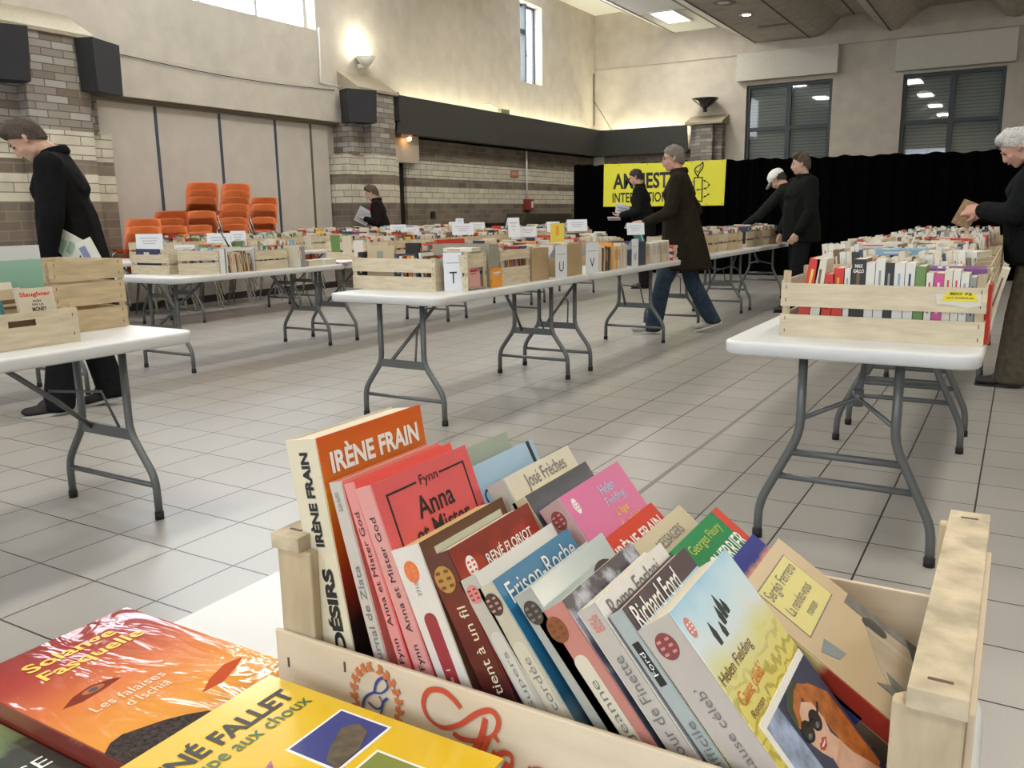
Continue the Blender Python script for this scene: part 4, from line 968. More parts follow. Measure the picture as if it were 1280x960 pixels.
b = fbook('red paperback with a white capital title behind the shiny silver one', (-.262,.903), 47, .014, .15, .112, Y2, art('red striped cover', [(0,(.45,.05,.03)),(.55,(.50,.05,.03)),(.56,(.10,.12,.05)),(.66,(.45,.32,.12)),(.70,(.55,.05,.03)),(1,(.58,.06,.035))], .15, noise=.02), M_rd)
ftx(b, 'IRÈNE FRAIN', .014, .014, .128, .090, .014, WHT, .02)
b = fbook('worn beige paperback with red-edged pages between the red and green ones', (-.236,.905), 51, .014, .145, .112, Y2, art('worn beige cover', [(0,(.10,.10,.04)),(.45,(.40,.32,.16)),(.5,(.50,.42,.28)),(1,(.55,.48,.34))], .145, noise=.08), cover('beige 3', (.5,.42,.28)), pages=mat('red stained pages', (.45,.12,.08), .8))
ftx(b, 'MESSAGERS', .014, .034, .126, .052, .009, GRY); ftx(b, 'ART', .014, .07, .08, .03, .010, INK)
A4 = art('green and red cover', [(0,(.45,.03,.02)),(.64,(.50,.035,.02)),(.66,(.015,.19,.07)),(1,(.02,.24,.085))], .14, noise=.02)
b = fbook('green and red paperback with a big white title in the foreground crate', (-.204,.908), 54, .014, .14, .113, Y2, A4, cover('green spine', (.02,.17,.06)))
frect(b, .014, .100, .113, .0, .14, mat('print scarlet', (.52,.04,.02), .5), 'spine_band', .0002); ftx(b, 'Georges Fleury', .014, .022, .122, .068, .011, mat('print lime', (.45,.55,.10), .5)); ftx(b, 'LE GUERRIER', .014, .012, .100, .092, .016, WHT, .01)
b = fbook('blue and red patterned paperback peeping out under the green one', (-.172,.890), 56, .009, .13, .113, Y2, art('blue red pattern', [(0,(.5,.04,.03)),(.80,(.55,.06,.04)),(.86,(.6,.3,.2)),(.90,(.03,.04,.22)),(1,(.035,.045,.25))], .13, noise=.05, nscale=90), cover('blue 5', (.04,.05,.2)))
A5 = art('peach cover', [(0,(.34,.27,.18)),(.5,(.48,.37,.23)),(1,(.62,.50,.34))], .16, noise=.12)
b = fbook('peach paperback with a yellow title label and grey room picture, lying slanted at right', (-.152,.888), 57, .016, .165, .118, Y2, A5, art('peach spine', [(0,(.5,.4,.2)),(.12,(.3,.03,.02)),(.55,(.28,.03,.02)),(.6,(.5,.42,.22)),(1,(.5,.42,.22))], .16, noise=.02))
T = .016
frect(b, T, .018, .098, .108, .155, GRY, 'label_frame', .0002); frect(b, T, .019, .097, .109, .154, mat('print pale yellow', (.66,.60,.24), .5), 'title_label', .0004)
ftx(b, 'Sergio Ferrero', T, .022, .138, .070, .013, GRY, lift=.0007); ftx(b, 'La rendez-vous', T, .026, .124, .058, .009, GRY, lift=.0007); ftx(b, 'roman', T, .045, .114, .022, .005, GRY, lift=.0007)
G1 = mat('picture grey', (.17,.16,.145), .5, var=.3, vscale=120); G2 = mat('picture tan', (.38,.31,.22), .5, var=.1, vscale=40); G3 = mat('picture dark', (.055,.052,.05), .5, var=.3, vscale=60)
patch(b, T, [(.030,.0),(.118,.0),(.118,.098),(.100,.098),(.100,.060),(.030,.040)], G1, lift=.0002)
patch(b, T, [(.034,.012),(.108,.012),(.104,.080),(.080,.072),(.055,.060),(.034,.045)], G2, lift=.0004)
patch(b, T, oval(.098,.070,.008,.011), G3, lift=.0006); patch(b, T, [(.012,.098),(.020,.085),(.034,.082),(.030,.100)], mat('picture slate', (.22,.25,.26), .5)); patch(b, T, [(.030,.056),(.040,.046),(.052,.052),(.046,.030),(.030,.030)], G1, lift=.0006)
for q in ((.034,.110,.018,.022),(.086,.092,.0,.075)): frect(b, T, q[0], q[1], q[2], q[3], mat('picture post', (.42,.36,.27), .5), lift=.0006)
patch(b, T, [(.094,.004),(.118,.004),(.118,.045),(.094,.036)], G3, lift=.0006)
# two books lying on the crate floor under the slanted ones
for i, (x, y, z, rz, c, l) in enumerate(((-.215,.578,.7415,0,'brown','brown book lying on the bottom of the foreground crate, right half'),)):
    put_book(l, (x+.175, y, z), 0, 90, .022, .13, .175, c, 'cream', 'paperbacks in the foreground crate')

# ------------------------------------------------------------------ books lying on the foreground table
def lying(label, x0, x1, y0, y1, z0, z1, front, spine, pages=None, rz=0., name='hardback_book'):
    """front cover up, head towards -x, spine towards -y"""
    h, w, t = x1-x0, y1-y0, z1-z0
    o = thing(name, label, 'book', (x1, y0, z0), 0, 'books lying on the foreground table')
    o.rotation_euler = Euler((0, -PI/2, rz), 'XYZ')
    return fill_book(o, t, h, w, front, spine, None, pages)
A6 = art('red to orange face cover', [(0,(.62,.28,.035)),(.30,(.68,.27,.03)),(.55,(.60,.15,.025)),(.78,(.36,.035,.02)),(.9,(.30,.02,.016)),(1,(.24,.016,.014))], .26, noise=.16, nscale=14, rough=.6, coat=.55, crinkle=.30)
b = lying('glossy red and orange hardback with yellow lettering lying at the lower left', -.752, -.492, .330, .4925, .737, .7685, A6, mat('red dust jacket spine', (.20,.03,.02), .25, coat=1.))
T, h_ = .0315, .22
YL = mat('print golden yellow', (.80,.52,.03), .4)
ftx(b, 'Solange', T, .038, .212, .085, .022, YL, .02); ftx(b, 'Fasquelle', T, .038, .188, .098, .022, YL, .02)
ftx(b, 'Les falaises', T, .030, .112, .066, .011, mat('print pale peach', (.80,.62,.45), .4)); ftx(b, 'd\u2019Ischia', T, .050, .096, .040, .011, mat('print pale peach', (0,0,0)))
patch(b, T, [(.020,.141),(.034,.150),(.052,.154),(.068,.149),(.074,.143),(.054,.139),(.034,.137)], mat('eye shade print', (.20,.03,.015), .7, spec=.1), 'eye_picture', .0002)
patch(b, T, oval(.050,.146,.010,.0045), mat('eye iris print', (.38,.14,.06), .7, spec=.1), 'eye_picture', .0004); patch(b, T, oval(.050,.146,.004,.003), INK, 'eye_picture', .0006)
patch(b, T, [(.092,.062),(.110,.074),(.132,.082),(.150,.078),(.132,.068),(.112,.060)], mat('lip print', (.46,.07,.02), .7, spec=.1), 'mouth_picture', .0002)
patch(b, T, [(.0,.0),(.0,.058),(.010,.066),(.022,.068),(.036,.062),(.050,.056),(.064,.047),(.076,.036),(.086,.020),(.090,.0)], mat('dark curls print', (.045,.03,.025), .7, var=.8, vscale=260, spec=.15), 'hair_picture', .0002)
b = lying('cream hardback under the yellow one beside the foreground crate', -.486, -.270, .270, .416, .7325, .7645, mat('orange board', (.62,.30,.05), .3, coat=.8), mat('clear wrapped board', (.55,.5,.42), .3))
b = lying('white hardback directly under the yellow one beside the foreground crate', -.484, -.262, .262, .402, .7652, .7905, mat('white board', (.66,.65,.6), .3, coat=.8), mat('white board spine', (.6,.58,.54), .3))
A7 = mat('yellow dust jacket', (.72,.475,.010), .3, coat=.6, var=.05, vscale=20)
b = lying('bright yellow hardback with heavy black lettering lying in front of the crate', -.4615, -.255, .262, .4125, .791, .8155, A7, mat('yellow dust jacket', (0,0,0)))
T = .0245
ftx(b, 'RENÉ FALLET', T, .014, .168, .126, .021, INK, .03); ftx(b, 'La soupe aux choux', T, .010, .149, .130, .016, mat('print dark green', (.035,.12,.05), .4), .005)
def photo(y0, y1, z0, z1, bg, blob, bc):
    frect(b, T, y0, y1, z0, z1, WHT, 'cover_picture', .0003); frect(b, T, y0+.002, y1-.002, z0+.002, z1-.002, bg, 'cover_picture', .0005); patch(b, T, blob, bc, 'cover_picture', .0008)
photo(.088, .142, .083, .128, mat('photo deep blue', (.04,.05,.22), .3), [(.090,.085),(.112,.086),(.130,.094),(.134,.106),(.124,.112),(.104,.104),(.092,.096)], mat('photo boots', (.11,.085,.055), .4, var=.4, vscale=120))
photo(.060, .118, .020, .076, mat('photo field', (.20,.24,.05), .3), [(.064,.024),(.114,.024),(.112,.045),(.085,.055),(.066,.044)], mat('photo cloth', (.3,.22,.15), .4))
for k, (cy, cz) in enumerate(((.040,.134),(.060,.112),(.026,.118))):
    patch(b, T, [(cy-.012,cz-.008),(cy-.004,cz-.004),(cy+.012,cz+.010),(cy+.016,cz+.016),(cy+.004,cz+.012),(cy-.010,cz+.002)], mat('photo mauve', (.42,.16,.24), .4, var=.6, vscale=160), 'cabbage_picture', .0004)
A8 = art('green photo cover', [(0,(.02,.03,.02)),(.44,(.02,.025,.02)),(.5,(.10,.15,.06)),(.8,(.24,.30,.14)),(1,(.16,.20,.10))], .22, noise=.3, nscale=30, rough=.12, coat=1)
b = lying('dark green paperback with white capitals at the bottom left corner', -.742, -.535, .195, .3275, .732, .7515, A8, mat('dark green spine', (.05,.08,.05), .3))
T = .0195
ftx(b, 'GREUSE', T, .040, .064, .084, .015, WHT); frect(b, T, .02, .126, .008, .050, mat('black plate', (.02,.02,.018), .2, coat=1), 'title_plate', .0003); ftx(b, 'GUÉRIN', T, .030, .014, .090, .026, mat('print silver', (.55,.55,.50), .4), .0, lift=.0007)
# ------------------------------------------------------------------ right-hand row
def ray(px, py): return (rr_*((px-640)/F) + uu_*((480-py)/F) + f_)
def on_y(px, py, Y): d = ray(px, py); return Vector((0,0,H)) + d*(Y/d.y)
def on_x(px, py, X): d = ray(px, py); return Vector((0,0,H)) + d*(X/d.x)

c1 = crate('slatted wooden crate of red and white books at the near end of the right-hand row', (-.381, 3.125, TZ), .612, .34, .222, 0, ((0,.076),(.103,.181)), ((0,.076),(.103,.19)))
m = MB(); m.prism([(.165,-.1715,.160),(.29,-.1715,.160),(.292,-.1715,.127),(.255,-.1715,.118),(.21,-.1715,.128),(.17,-.1715,.128)], (0,.001,0)); m.build('torn_label', mat('torn paper label', (.62,.60,.54), .7), c1)
m = MB(); m.prism([(.178,-.1722,.139),(.200,-.1722,.170),(.270,-.1722,.166),(.285,-.1722,.139)], (0,.001,0)); m.build('yellow_label', mat('label yellow', (.75,.62,.03), .6), c1)
lettering(c1, 'BIO 72', (.205,-.1726,.158), (1,0,0), (0,0,1), .06, .008, INK, .03, name='label_lettering'); lettering(c1, 'origine', (.195,-.1726,.146), (1,0,0), (0,0,1), .075, .006, INK, .02, name='label_lettering')
RB = [ # x left at floor, lean, t, h, colour, band, label
 (-.640,-9,.034,.215,'red','yellow','tilted red book with yellow spine lettering at the left end of the right-hand slatted crate'),
 (-.598,-5,.030,.212,'ivory','brown','white and brown picture-spined book beside the tilted red one in the slatted crate'),
 (-.560,-3,.030,.172,'red','dark red','short red book, third from the left in the right-hand slatted crate'),
 (-.524,0,.032,.185,'red','orange','red book beside the white one in the right-hand slatted crate, fourth from the left'),
 (-.489,0,.018,.188,'white','grey','white book between red and black-gold spines in the slatted crate'),
 (-.468,0,.042,.212,'black','brown','thick black and bronze book with white name on its spine in the slatted crate'),
 (-.424,0,.026,.202,'white',None,'plain white book right of the thick black and bronze one'),
 (-.396,0,.027,.212,'white','grey','white book with grey upright lettering left of the dark brown-black spine'),
 (-.368,0,.026,.208,'black','grey','black-spined book among white ones in the right-hand slatted crate'),
 (-.340,0,.030,.210,'white','light blue','white book directly right of the black spine in the slatted crate'),
 (-.308,0,.028,.209,'white','dark blue','white book with blue spine marks, left of the green one'),
 (-.278,0,.029,.200,'green',None,'green-spined book in the right-hand slatted crate'),
 (-.247,0,.020,.183,'white','red','white book between the green and the magenta spines'),
 (-.225,0,.027,.180,'magenta','white','magenta-spined book in the right-hand slatted crate'),
 (-.196,0,.022,.190,'ivory','red','ivory book right of the magenta one'),
 (-.172,0,.020,.192,'white','red','white book with a thin red line, right part of the slatted crate'),
 (-.150,0,.022,.178,'white','grey','short white book near the right post of the slatted crate'),
 (-.126,0,.018,.175,'grey','black','grey book, last before the right post of the slatted crate')]
for x, a, t, h, c, b, l in RB:
    z = TZ+.0125 + (t*math.sin(math.radians(-a)) if a < 0 else 0)
    h *= 1.165
    o = put_book(l, (x, 2.968, z), 0, a, t, .13, h, c, b, 'books in the right-hand slatted crate')
    if c == 'black' and b == 'brown':
        lettering(o, 'MAX', (.009, -.0008, .222), (1,0,0), (0,0,1), .024, .012, WHT, .02); lettering(o, 'GALLO', (.005, -.0008, .206), (1,0,0), (0,0,1), .032, .012, WHT, .02)
row((-.64, 3.13, TZ+.0125), (1,0), .52, 'in the back row of the right-hand slatted crate', 0, (.15,.205), grp='books in the right-hand slatted crate')
put_book('thick purple book lying across the back of the right-hand slatted crate', (-.085, 3.11, TZ+.192), math.radians(3), 90, .036, .15, .18, 'purple', 'white', 'books in the right-hand slatted crate')
put_book('red and white book standing outside the right end of the slatted crate', (-.064, 3.02, TZ), math.radians(80), 4, .022, .03, .19, 'red', 'white', 'books beside the right-hand slatted crate')
put_book('tall cream book hanging out beyond the right end of the slatted crate', (-.098, 3.32, TZ+.006), 0, -13, .024, .14, .215, 'cream', 'brown', 'books beside the right-hand slatted crate')

# ------------------------------------------------------------------ front left table
crate('low wooden crate with a slotted hand hole at the left edge of the photo', (-3.12, 1.62, TZ), .50, .40, .135, 0, ((0,.118),), ((0,.122),), M_wood, handle=True)
crate('tall three-slatted wooden crate at the end of the left-edge table', (-3.31, 2.025, TZ), .42, .31, .272, 0, ((0,.082),(.098,.184),(.196,.272)), ((0,.084),(.100,.186),(.197,.272)), M_wood2)
crate('second wooden crate half hidden behind the low one with the hand hole', (-3.19, 1.27, TZ), .36, .27, .20, 0, ((0,.08),(.10,.19)), ((0,.08),(.10,.19)), M_wood2)
# books in the low crate
o = fbook('cream paperback with a red author name, face out in the low left crate', (-2.915,.928), 12, .018, .175, .128, 1.635, cover('old cream cover', (.60,.55,.44)), cover('old cream spine', (.5,.44,.33)), grp='books in the low left crate')
T = .018
ftx(o, 'Slaughter', T, .008, .142, .110, .020, REDI, .03); ftx(o, 'NON', T, .050, .126, .028, .008, INK, .02); ftx(o, 'PAS LA', T, .045, .114, .040, .008, INK, .02); ftx(o, 'MONEY', T, .042, .094, .050, .015, INK, .03); ftx(o, 'la Bonne', T, .030, .074, .085, .016, REDI, .03)
for x, y, a, t, w, h, c, b, l in ((-2.985,1.60,14,.024,.13,.175,'beige','brown','beige paperback leaning behind the one with the red author name'),
    (-2.925,1.50,12,.016,.10,.150,'teal','white','teal paperback left of the red-lettered cream one in the low crate'),
    (-2.950,1.445,12,.02,.055,.160,'red','white','red and white paperback at the far left of the low crate'),
    (-3.035,1.53,12,.02,.20,.185,'white','black','white paperback with black lettering standing second in the low crate'),
    (-3.065,1.50,12,.02,.22,.200,'ivory','red','ivory paperback with red title behind the white one in the low crate')):
    put_book(l, (x, y, TZ+.0125), 0, a, t, w, h, c, b, 'books in the low left crate')
put_book('short dark brown book added to darken the hand hole of the low left crate', (-2.905, 1.545, TZ+.0125), 0, 0, .02, .15, .105, 'brown', None, 'books in the low left crate')  # added book, its dark cover stands in for the shade inside the crate
t = thing('picture_book', 'large pale green picture album with white top border, standing at the left edge', 'book', (-3.115, 1.462, TZ+.012)); t.rotation_euler = (0, math.radians(-2), 0)
m = MB(); m.box((0,0,0),(.003,.385,.325)); m.box((.020,0,0),(.023,.385,.325)); m.box((0,0,0),(.023,.002,.325)); m.build('cover', art('pale green album', [(0,(.16,.30,.24)),(.7,(.26,.46,.36)),(.84,(.30,.50,.40)),(.85,(.62,.66,.66)),(1,(.66,.68,.70))], .325, noise=.02), t)
m = MB(); m.box((.003,.002,.002),(.020,.380,.322)); m.build('page_block', M_page, t)
for k in range(7):
    put_book('%s book, %s from the left in the tall three-slatted crate' % (('white','red','cream','light blue','brown','white','beige')[k], nth(k+1)), (-3.48+k*.045, 1.90, TZ+.0125), 0, 4, .03, .2, .20+.008*(k % 3), ('white','red','cream','light blue','brown','white','beige')[k], 'black', 'books in the tall left crate')

# ------------------------------------------------------------------ middle row
def sign(label, c, facing, w, h, letter=None, tilt=0., grp='white paper signs', fold=True):
    """paper card standing or leaning; its face looks along 'facing' (angle of the normal in the ground plane)"""
    t = thing('paper_sign', label, 'sign', c, facing+PI/2, grp); t.rotation_euler = Euler((tilt, 0, facing+PI/2), 'XYZ')
    m = MB(); m.box((-w/2,0,0),(w/2,.0012,h))
    if fold: m.prism([(-w/2,.0012,h),(-w/2,.0012,h-.0012),(-w/2,.055,h*.62),(-w/2,.056,h*.62+.001)], (w,0,0))
    m.build('paper', mat('white paper', (.70,.735,.80), .7), t)
    if letter:
        lettering(t, letter, (-w*.20,-.0004,h*.20), (1,0,0), (0,0,1), w*.40, h*.30, INK, .0, name='letter')
        m = MB(); m.box((-w*.36,-.0006,h*.72),(w*.36,.0002,h*.735)); m.build('small_print', GRY, t)
    else:
        m = MB()
        for k in range(3): m.box((-w*.34+.01*k,-.0006,h*(.70-.17*k)),(w*.34-.012*k,.0002,h*(.70-.17*k)+h*.05))
        m.build('small_print', mat('faint print', (.36,.38,.47), .6), t)
    return t
EX = 0.
crate('two-slatted wooden crate at the near end of the middle row, left of the T sign', (-3.115, 4.08, TZ), .60, .32, .186, 0, ((0,.078),(.102,.180)), ((0,.18),))
sign('white paper sign with a big letter T leaning on the near middle crate', (-2.735, 3.985, TZ), math.radians(-47), .105, .215, 'T', math.radians(-5))
crate('small wooden crate right of the T sign with a pink flowery book showing', (-2.735, 4.12, TZ), .145, .20, .215, 0, ((0,.08),(.10,.20)), ((.125,.205),))
carton('tall grey-green box between the T sign crate and the slatted one', (-2.86, 4.30, TZ), .40, .11, .25, 0, M_cardg)
crate('wooden crate with wide slats facing the aisle, left of the U sign', (-2.84, 4.545, TZ), .37, .35, .208, 0, ((0,.09),(.14,.205)), ((0,.105),(.150,.208)))
carton('plain brown cardboard box just left of the U sign', (-2.80, 4.85, TZ), .30, .22, .205)
sign('white paper sign with a big letter U', (-2.60, 5.045, TZ), 0, .165, .215, 'U')
carton('brown cardboard box with dark printing between the U and V signs', (-2.775, 5.265, TZ), .30, .29, .215)
sign('white paper sign with a big letter V folded over a box', (-2.600, 5.52, TZ), math.radians(-8), .16, .215, 'V')
sign('white paper sign with a big letter W', (-2.590, 6.28, TZ), 0, .13, .215, 'W')
carton('dark blue box right of the W sign', (-2.74, 6.47, TZ), .26, .16, .19, 0, mat('dark blue card', (.04,.05,.08), .6))
m_ = MATS['brown cardboard'] if 'brown cardboard' in MATS else M_card
# things standing on the near crate
B1 = 'books in the near middle crate'
z0 = TZ+.0125
for x, y, a, t, w, h, c, b, l in ((-3.385,3.94,0,.03,.13,.20,'black','white','black-spined book at the left end of the near middle crate'),
    (-3.10,3.955,5,.02,.12,.19,'dark blue','white','dark blue book in the middle of the near middle crate'),
    (-3.075,3.955,5,.018,.12,.185,'white','black','white and black picture book beside the dark blue one'),
    (-3.05,3.955,5,.018,.12,.178,'dark red','white','dark red book right of the black and white one in the near middle crate'),
    (-3.02,3.955,5,.022,.12,.183,'orange','brown','orange book in the near middle crate'),
    (-2.99,3.955,5,.02,.12,.178,'cream','brown','cream book right of the orange one in the near middle crate'),
    (-2.96,3.955,6,.018,.12,.20,'black','white','second black book in the near middle crate, right half'),
    (-2.93,3.955,6,.015,.12,.195,'white','black','white thin book right of the second black one'),
    (-2.905,3.955,6,.02,.12,.180,'brown','cream','brown book near the right end of the near middle crate')):
    put_book(l, (x, y, z0), 0, a, t, w, h, c, b, B1)
o = put_book('large olive picture-covered book facing out of the near middle crate', (-3.335, 3.975, z0), math.radians(-88), 4, .02, .20, .245, 'beige', 'grey green', B1)
if o: o.location = (-3.13, 3.99, z0); o.rotation_euler = Euler((math.radians(-4), 0, 0), 'XYZ'); o.location = (-3.345, 3.965, z0); o.data = book_mesh(.20, .02, .245, 'beige', 'grey green')
row((-3.39, 4.10, z0), (1,0), .55, 'in the back row of the near middle crate', 4, (.15,.19), grp=B1)
put_book('pink flowery paperback facing the aisle in the small crate', (-2.695, 4.045, z0), 0, 3, .018, .13, .12, 'pink', 'red', 'books in the middle row')
put_book('orange and white book standing beside the grey-green box', (-2.652, 4.24, TZ+.001), 0, 2, .016, .11, .11, 'orange', 'white', 'books in the middle row')
put_book('bright red folder standing up behind the small crate', (-3.05, 4.30, TZ+.0125), 0, 8, .02, .30, .255, 'red', 'pink', 'books in the middle row')
put_book('cream book lying on top of the T sign crate end', (-2.66, 4.06, TZ+.216), .1, 90, .02, .12, .18, 'white', 'red', 'books in the middle row')
put_book('white box of cards lying in the slatted crate left of the U sign', (-2.69, 4.40, TZ+.06), 0, 90, .04, .16, .12, 'white', 'red', 'books in the middle row')
# spines to the aisle between V and W, then beyond W
row((-2.615, 5.70, TZ), (0,1), .48, 'between the V and W signs', 0, (.165,.20), tr=(.016,.03), mix=['ivory','cream','yellow','cream','brown','orange','black','white','grey green','brown'], grp='books standing along the aisle')
row((-2.61, 6.575, TZ), (0,1), .09, 'beside the dark blue box, W sign side', 0, (.155,.17), tr=(.028,.04), mix=['cream','beige'], grp='books standing along the aisle')
row((-2.61, 6.71, TZ), (0,1), .40, 'of the leaning pale books beyond the W sign', 11, (.165,.18), tr=(.012,.02), mix=['white','ivory','cream','beige','white'], grp='leaning books beyond the W sign', jitter=0)
for k, (c, b) in enumerate((('red','white'),('white','black'),('dark red','white'),('white','red'),('red','white'))):
    put_book('%s book, %s from the bottom of the stack beyond the W sign' % (c, nth(k+1)), (-2.60-.01*(k % 2), 7.16+.01*(k % 3), TZ+.001+k*.026), math.radians(3*(k % 3)), 90, .024, .13, .19, c, b, 'stack at the end of the second middle table')
# visible inner rows of the middle tables
carts = [(4.30,4.62),(4.66,4.98),(5.02,5.34),(5.38,5.70),(5.74,6.06),(6.10,6.42),(6.46,6.78),(6.82,7.14)]
for i, (a, b) in enumerate(carts):
    crate('inner wooden crate of the middle row, %s from the camera' % nth(i+1), (-3.19, (a+b)/2, TZ), .27, b-a, .19, 0, ((0,.08),(.10,.185)), ((0,.08),(.10,.185)), M_wood2 if i % 2 else M_wood)
    row((-3.065, a+.012, z0), (0,1), b-a-.03, 'in the %s inner crate of the middle row' % nth(i+1), 3, (.17,.215), individual=i < 5, grp='books in the inner middle crates', jitter=0)
    row((-3.20, a+.012, z0+.02), (0,1), b-a-.03, None, 3, (.18,.22), individual=False)
for a, b in ((4.25,4.35),(4.40,4.70),(4.75,4.95),(5.13,5.40)):
    row((-2.70, a, z0+.01), (0,1), b-a, 'in the %s aisle box past the T sign' % nth([4.25,4.40,4.75,5.13].index(a)+1), 5, (.175,.205), grp='books in the aisle boxes', jitter=0)
# tent cards on the middle row
for px, py, X, w, h, l in ((579,288,-3.2,.15,.075,'small white card on the far side of the middle row above the grey-green box'),
    (643,291,-3.2,.09,.14,'narrow upright white card above the slatted middle crate'),
    (660,290,-3.15,.14,.07,'small white card beside the narrow upright one on the middle row'),
    (692,285,-3.2,.11,.08,'small white card above the U sign on the middle row'),
    (722,284,-3.0,.17,.09,'slanted white card above the V sign on the middle row')):
    p = on_x(px, py, X); sign(l, (p.x, p.y, p.z-.03), math.radians(-40), w, h, None, math.radians(-8))
put_book('orange-yellow book standing high above the U sign', tuple(on_x(689, 298, -3.0)-Vector((0,0,.04))), math.radians(45), 0, .10, .02, .15, 'yellow', 'orange', 'books in the middle row')

# ------------------------------------------------------------------ right row, further crates
def rcrate(k, a, b, ind):
    x0, wd = (-.51, .42) if b < 4.1 else (-.80, .70)
    crate('wooden crate, %s from the camera in the right-hand row' % nth(k), (x0+wd/2, (a+b)/2, TZ), wd, b-a, .185, 0, ((0,.08),(.10,.18)), ((0,.08),(.10,.18)), M_wood if k % 2 else M_wood2)
    row((x0+.025, a+.018, z0+.02), (1,0), wd-.07, 'front of the %s right-hand crate' % nth(k), 5 if k % 3 else 9, (.18,.215), wr=.115, individual=ind, grp='books in the right-hand crates', jitter=0, mix=['white']*7+['ivory']*5+['cream']*3+['black','dark blue','red','grey green','grey','brown','beige'])
    row((x0+.025, a+.155, z0+.03), (1,0), wd-.07, 'in the back row of the %s right-hand crate from the camera' % nth(k), 7, (.19,.225), wr=.115, individual=False, jitter=0, mix=['white']*7+['ivory']*5+['cream']*3+['black','dark blue','red','grey','brown','beige'])
y = 3.36; k = 2
while y < 8.2:
    rcrate(k, y, y+.32, k <= 6); y += .345; k += 1
for k, (px, py, Y, c, b, w, h, rz) in enumerate(((1155,312,3.75,'light blue','white',.13,.22,20),(1205,322,3.55,'white','black',.14,.20,-20),(1115,300,4.4,'white','red',.12,.19,10),(1180,300,4.6,'ivory','brown',.13,.19,-15),(1205,297,5.0,'red','white',.12,.2,25),(1090,297,4.9,'cream','dark blue',.12,.18,-20))):
    p = on_y(px, py, Y)
    put_book(('light blue','white and black','white and red','ivory','red','cream')[k]+' book lying flat on top of the standing books of the right-hand row', (p.x+.04, Y, TZ+.24), math.radians(rz), 90, .022, w, h, c, b, 'books lying on the right-hand row')

# ------------------------------------------------------------------ left row
BR = 'books in the left row'
crate('two-slatted wooden crate at the near end of the left row, before the orange chairs', (-5.87, 4.49, TZ), .46, .26, .16, 0, ((0,.068),(.085,.15)), ((0,.068),(.085,.15)))
crate('wooden crate set at an angle beside the near crate of the left row', (-5.515, 4.56, TZ), .30, .26, .185, math.radians(43), ((0,.085),(.105,.18)), ((0,.085),(.105,.18)))
carton('open white-edged box of brown books in the left row', (-5.405, 4.725, TZ), .30, .30, .19, 0, mat('white card', (.66,.66,.65), .6), open_end=True)
crate('wooden crate facing the aisle in the left row beyond the white-edged box', (-5.46, 5.09, TZ), .28, .41, .165, 0, ((0,.07),(.085,.155)), ((0,.074),(.085,.158)))
put_book('large blue and white book facing out of the near left-row crate', (-6.07, 4.395, z0), 0, 0, .27, .02, .185, 'dark blue', 'white', BR)
row((-5.78, 4.40, z0), (1,0), .10, 'right of the large blue book in the near left-row crate', 0, (.15,.18), grp=BR)
row((-5.53, 4.395, z0), (math.cos(math.radians(42)), math.sin(math.radians(42))), .25, 'in the angled crate of the left row', 2, (.16,.19), grp=BR, jitter=0)
row((-5.265, 4.60, TZ+.006), (0,1), .26, 'in the white-edged box of the left row', 6, (.14,.165), mix=['brown','brown','cream','beige'], grp=BR, jitter=0)
row((-5.335, 4.91, z0), (0,1), .37, 'in the left-row crate beyond the white-edged box', 4, (.165,.19), grp=BR, jitter=0)
put_book('black book with a white picture propped on the left-row crate', (-5.40, 4.74, TZ+.20), math.radians(50), 25, .012, .12, .15, 'black', 'white', BR)
row((-5.27, 5.33, TZ), (0,1), .13, 'standing free at the far end of the near left table', 3, (.16,.18), tr=(.02,.035), mix=['white','ivory','grey green','grey'], grp=BR, jitter=0)
put_book('flat blue-grey box lying near the far end of the near left table', (-5.28, 5.50, TZ), 0, 90, .05, .17, .15, 'beige', 'grey', BR)
put_book('flat white box lying beside the blue-grey one in the left row', (-5.29, 5.71, TZ), 0, 90, .05, .15, .15, 'white', 'grey', BR)
p = thing('paper_sheets', 'loose pale pink paper sheets lying on the left row beside the near middle crate', 'paper', (-5.38, 6.08, TZ))
m = MB(); m.box((-.16,-.20,0),(.14,.18,.012)); m.build('sheet_pile', mat('pink paper', (.74,.52,.55), .7), p); m = MB(); m.box((-.13,-.23,.012),(.12,.10,.02), 0, Matrix.Rotation(.25,4,'Z')); m.build('top_sheet', mat('pale pink paper', (.76,.60,.62), .7), p)
for px, py, Y, w, h, l in ((187,309,4.66,.21,.13,'wide white card with small print standing at the near end of the left row'),(274,308,5.0,.19,.13,'white card with small print right of the angled left-row crate'),(298,303,5.3,.13,.12,'smaller white card standing highest in front of the orange chairs'),(231,318,4.75,.16,.10,'plain white card lying behind the angled left-row crate')):
    p = on_y(px, py, Y); sign(l, (p.x, p.y, max(p.z-.02, TZ+.02)), math.radians(-48), w, h, None, math.radians(-8))

# ------------------------------------------------------------------ far parts: crates, cards and the uncountable rest of the books
def bulk(x, a, b, label, w=.27, cols=1, hr=(.17,.22)):
    y = a; k = 1
    while y < b-.2:
        e = min(y+.36, b)
        crate('wooden crate, %s %s' % (nth(k), label), (x, (y+e)/2, TZ), w, e-y-.02, .18, 0, ((0,.08),(.10,.175)), ((0,.08),(.10,.175)), M_wood if k % 2 else M_wood2)
        for c in range(cols): row((x+w/2-.015-c*.15, y+.012, z0+.02*c), (0,1), e-y-.045, None, 4, hr, individual=False, jitter=0)
        y = e; k += 1
bulk(-5.78, 4.72, 5.95, 'from the near end along the wall side of the left row')
bulk(-5.62, 6.35, 9.6, 'from the camera on the left row beyond the pink sheets', .5, 3)
bulk(-5.62, 9.75, 11.4, 'from the camera on the farthest left-row table', .5, 3)
bulk(-8.05, 5.9, 8.1, 'from the camera on the wall-side tables by the orange chairs', .45, 2)
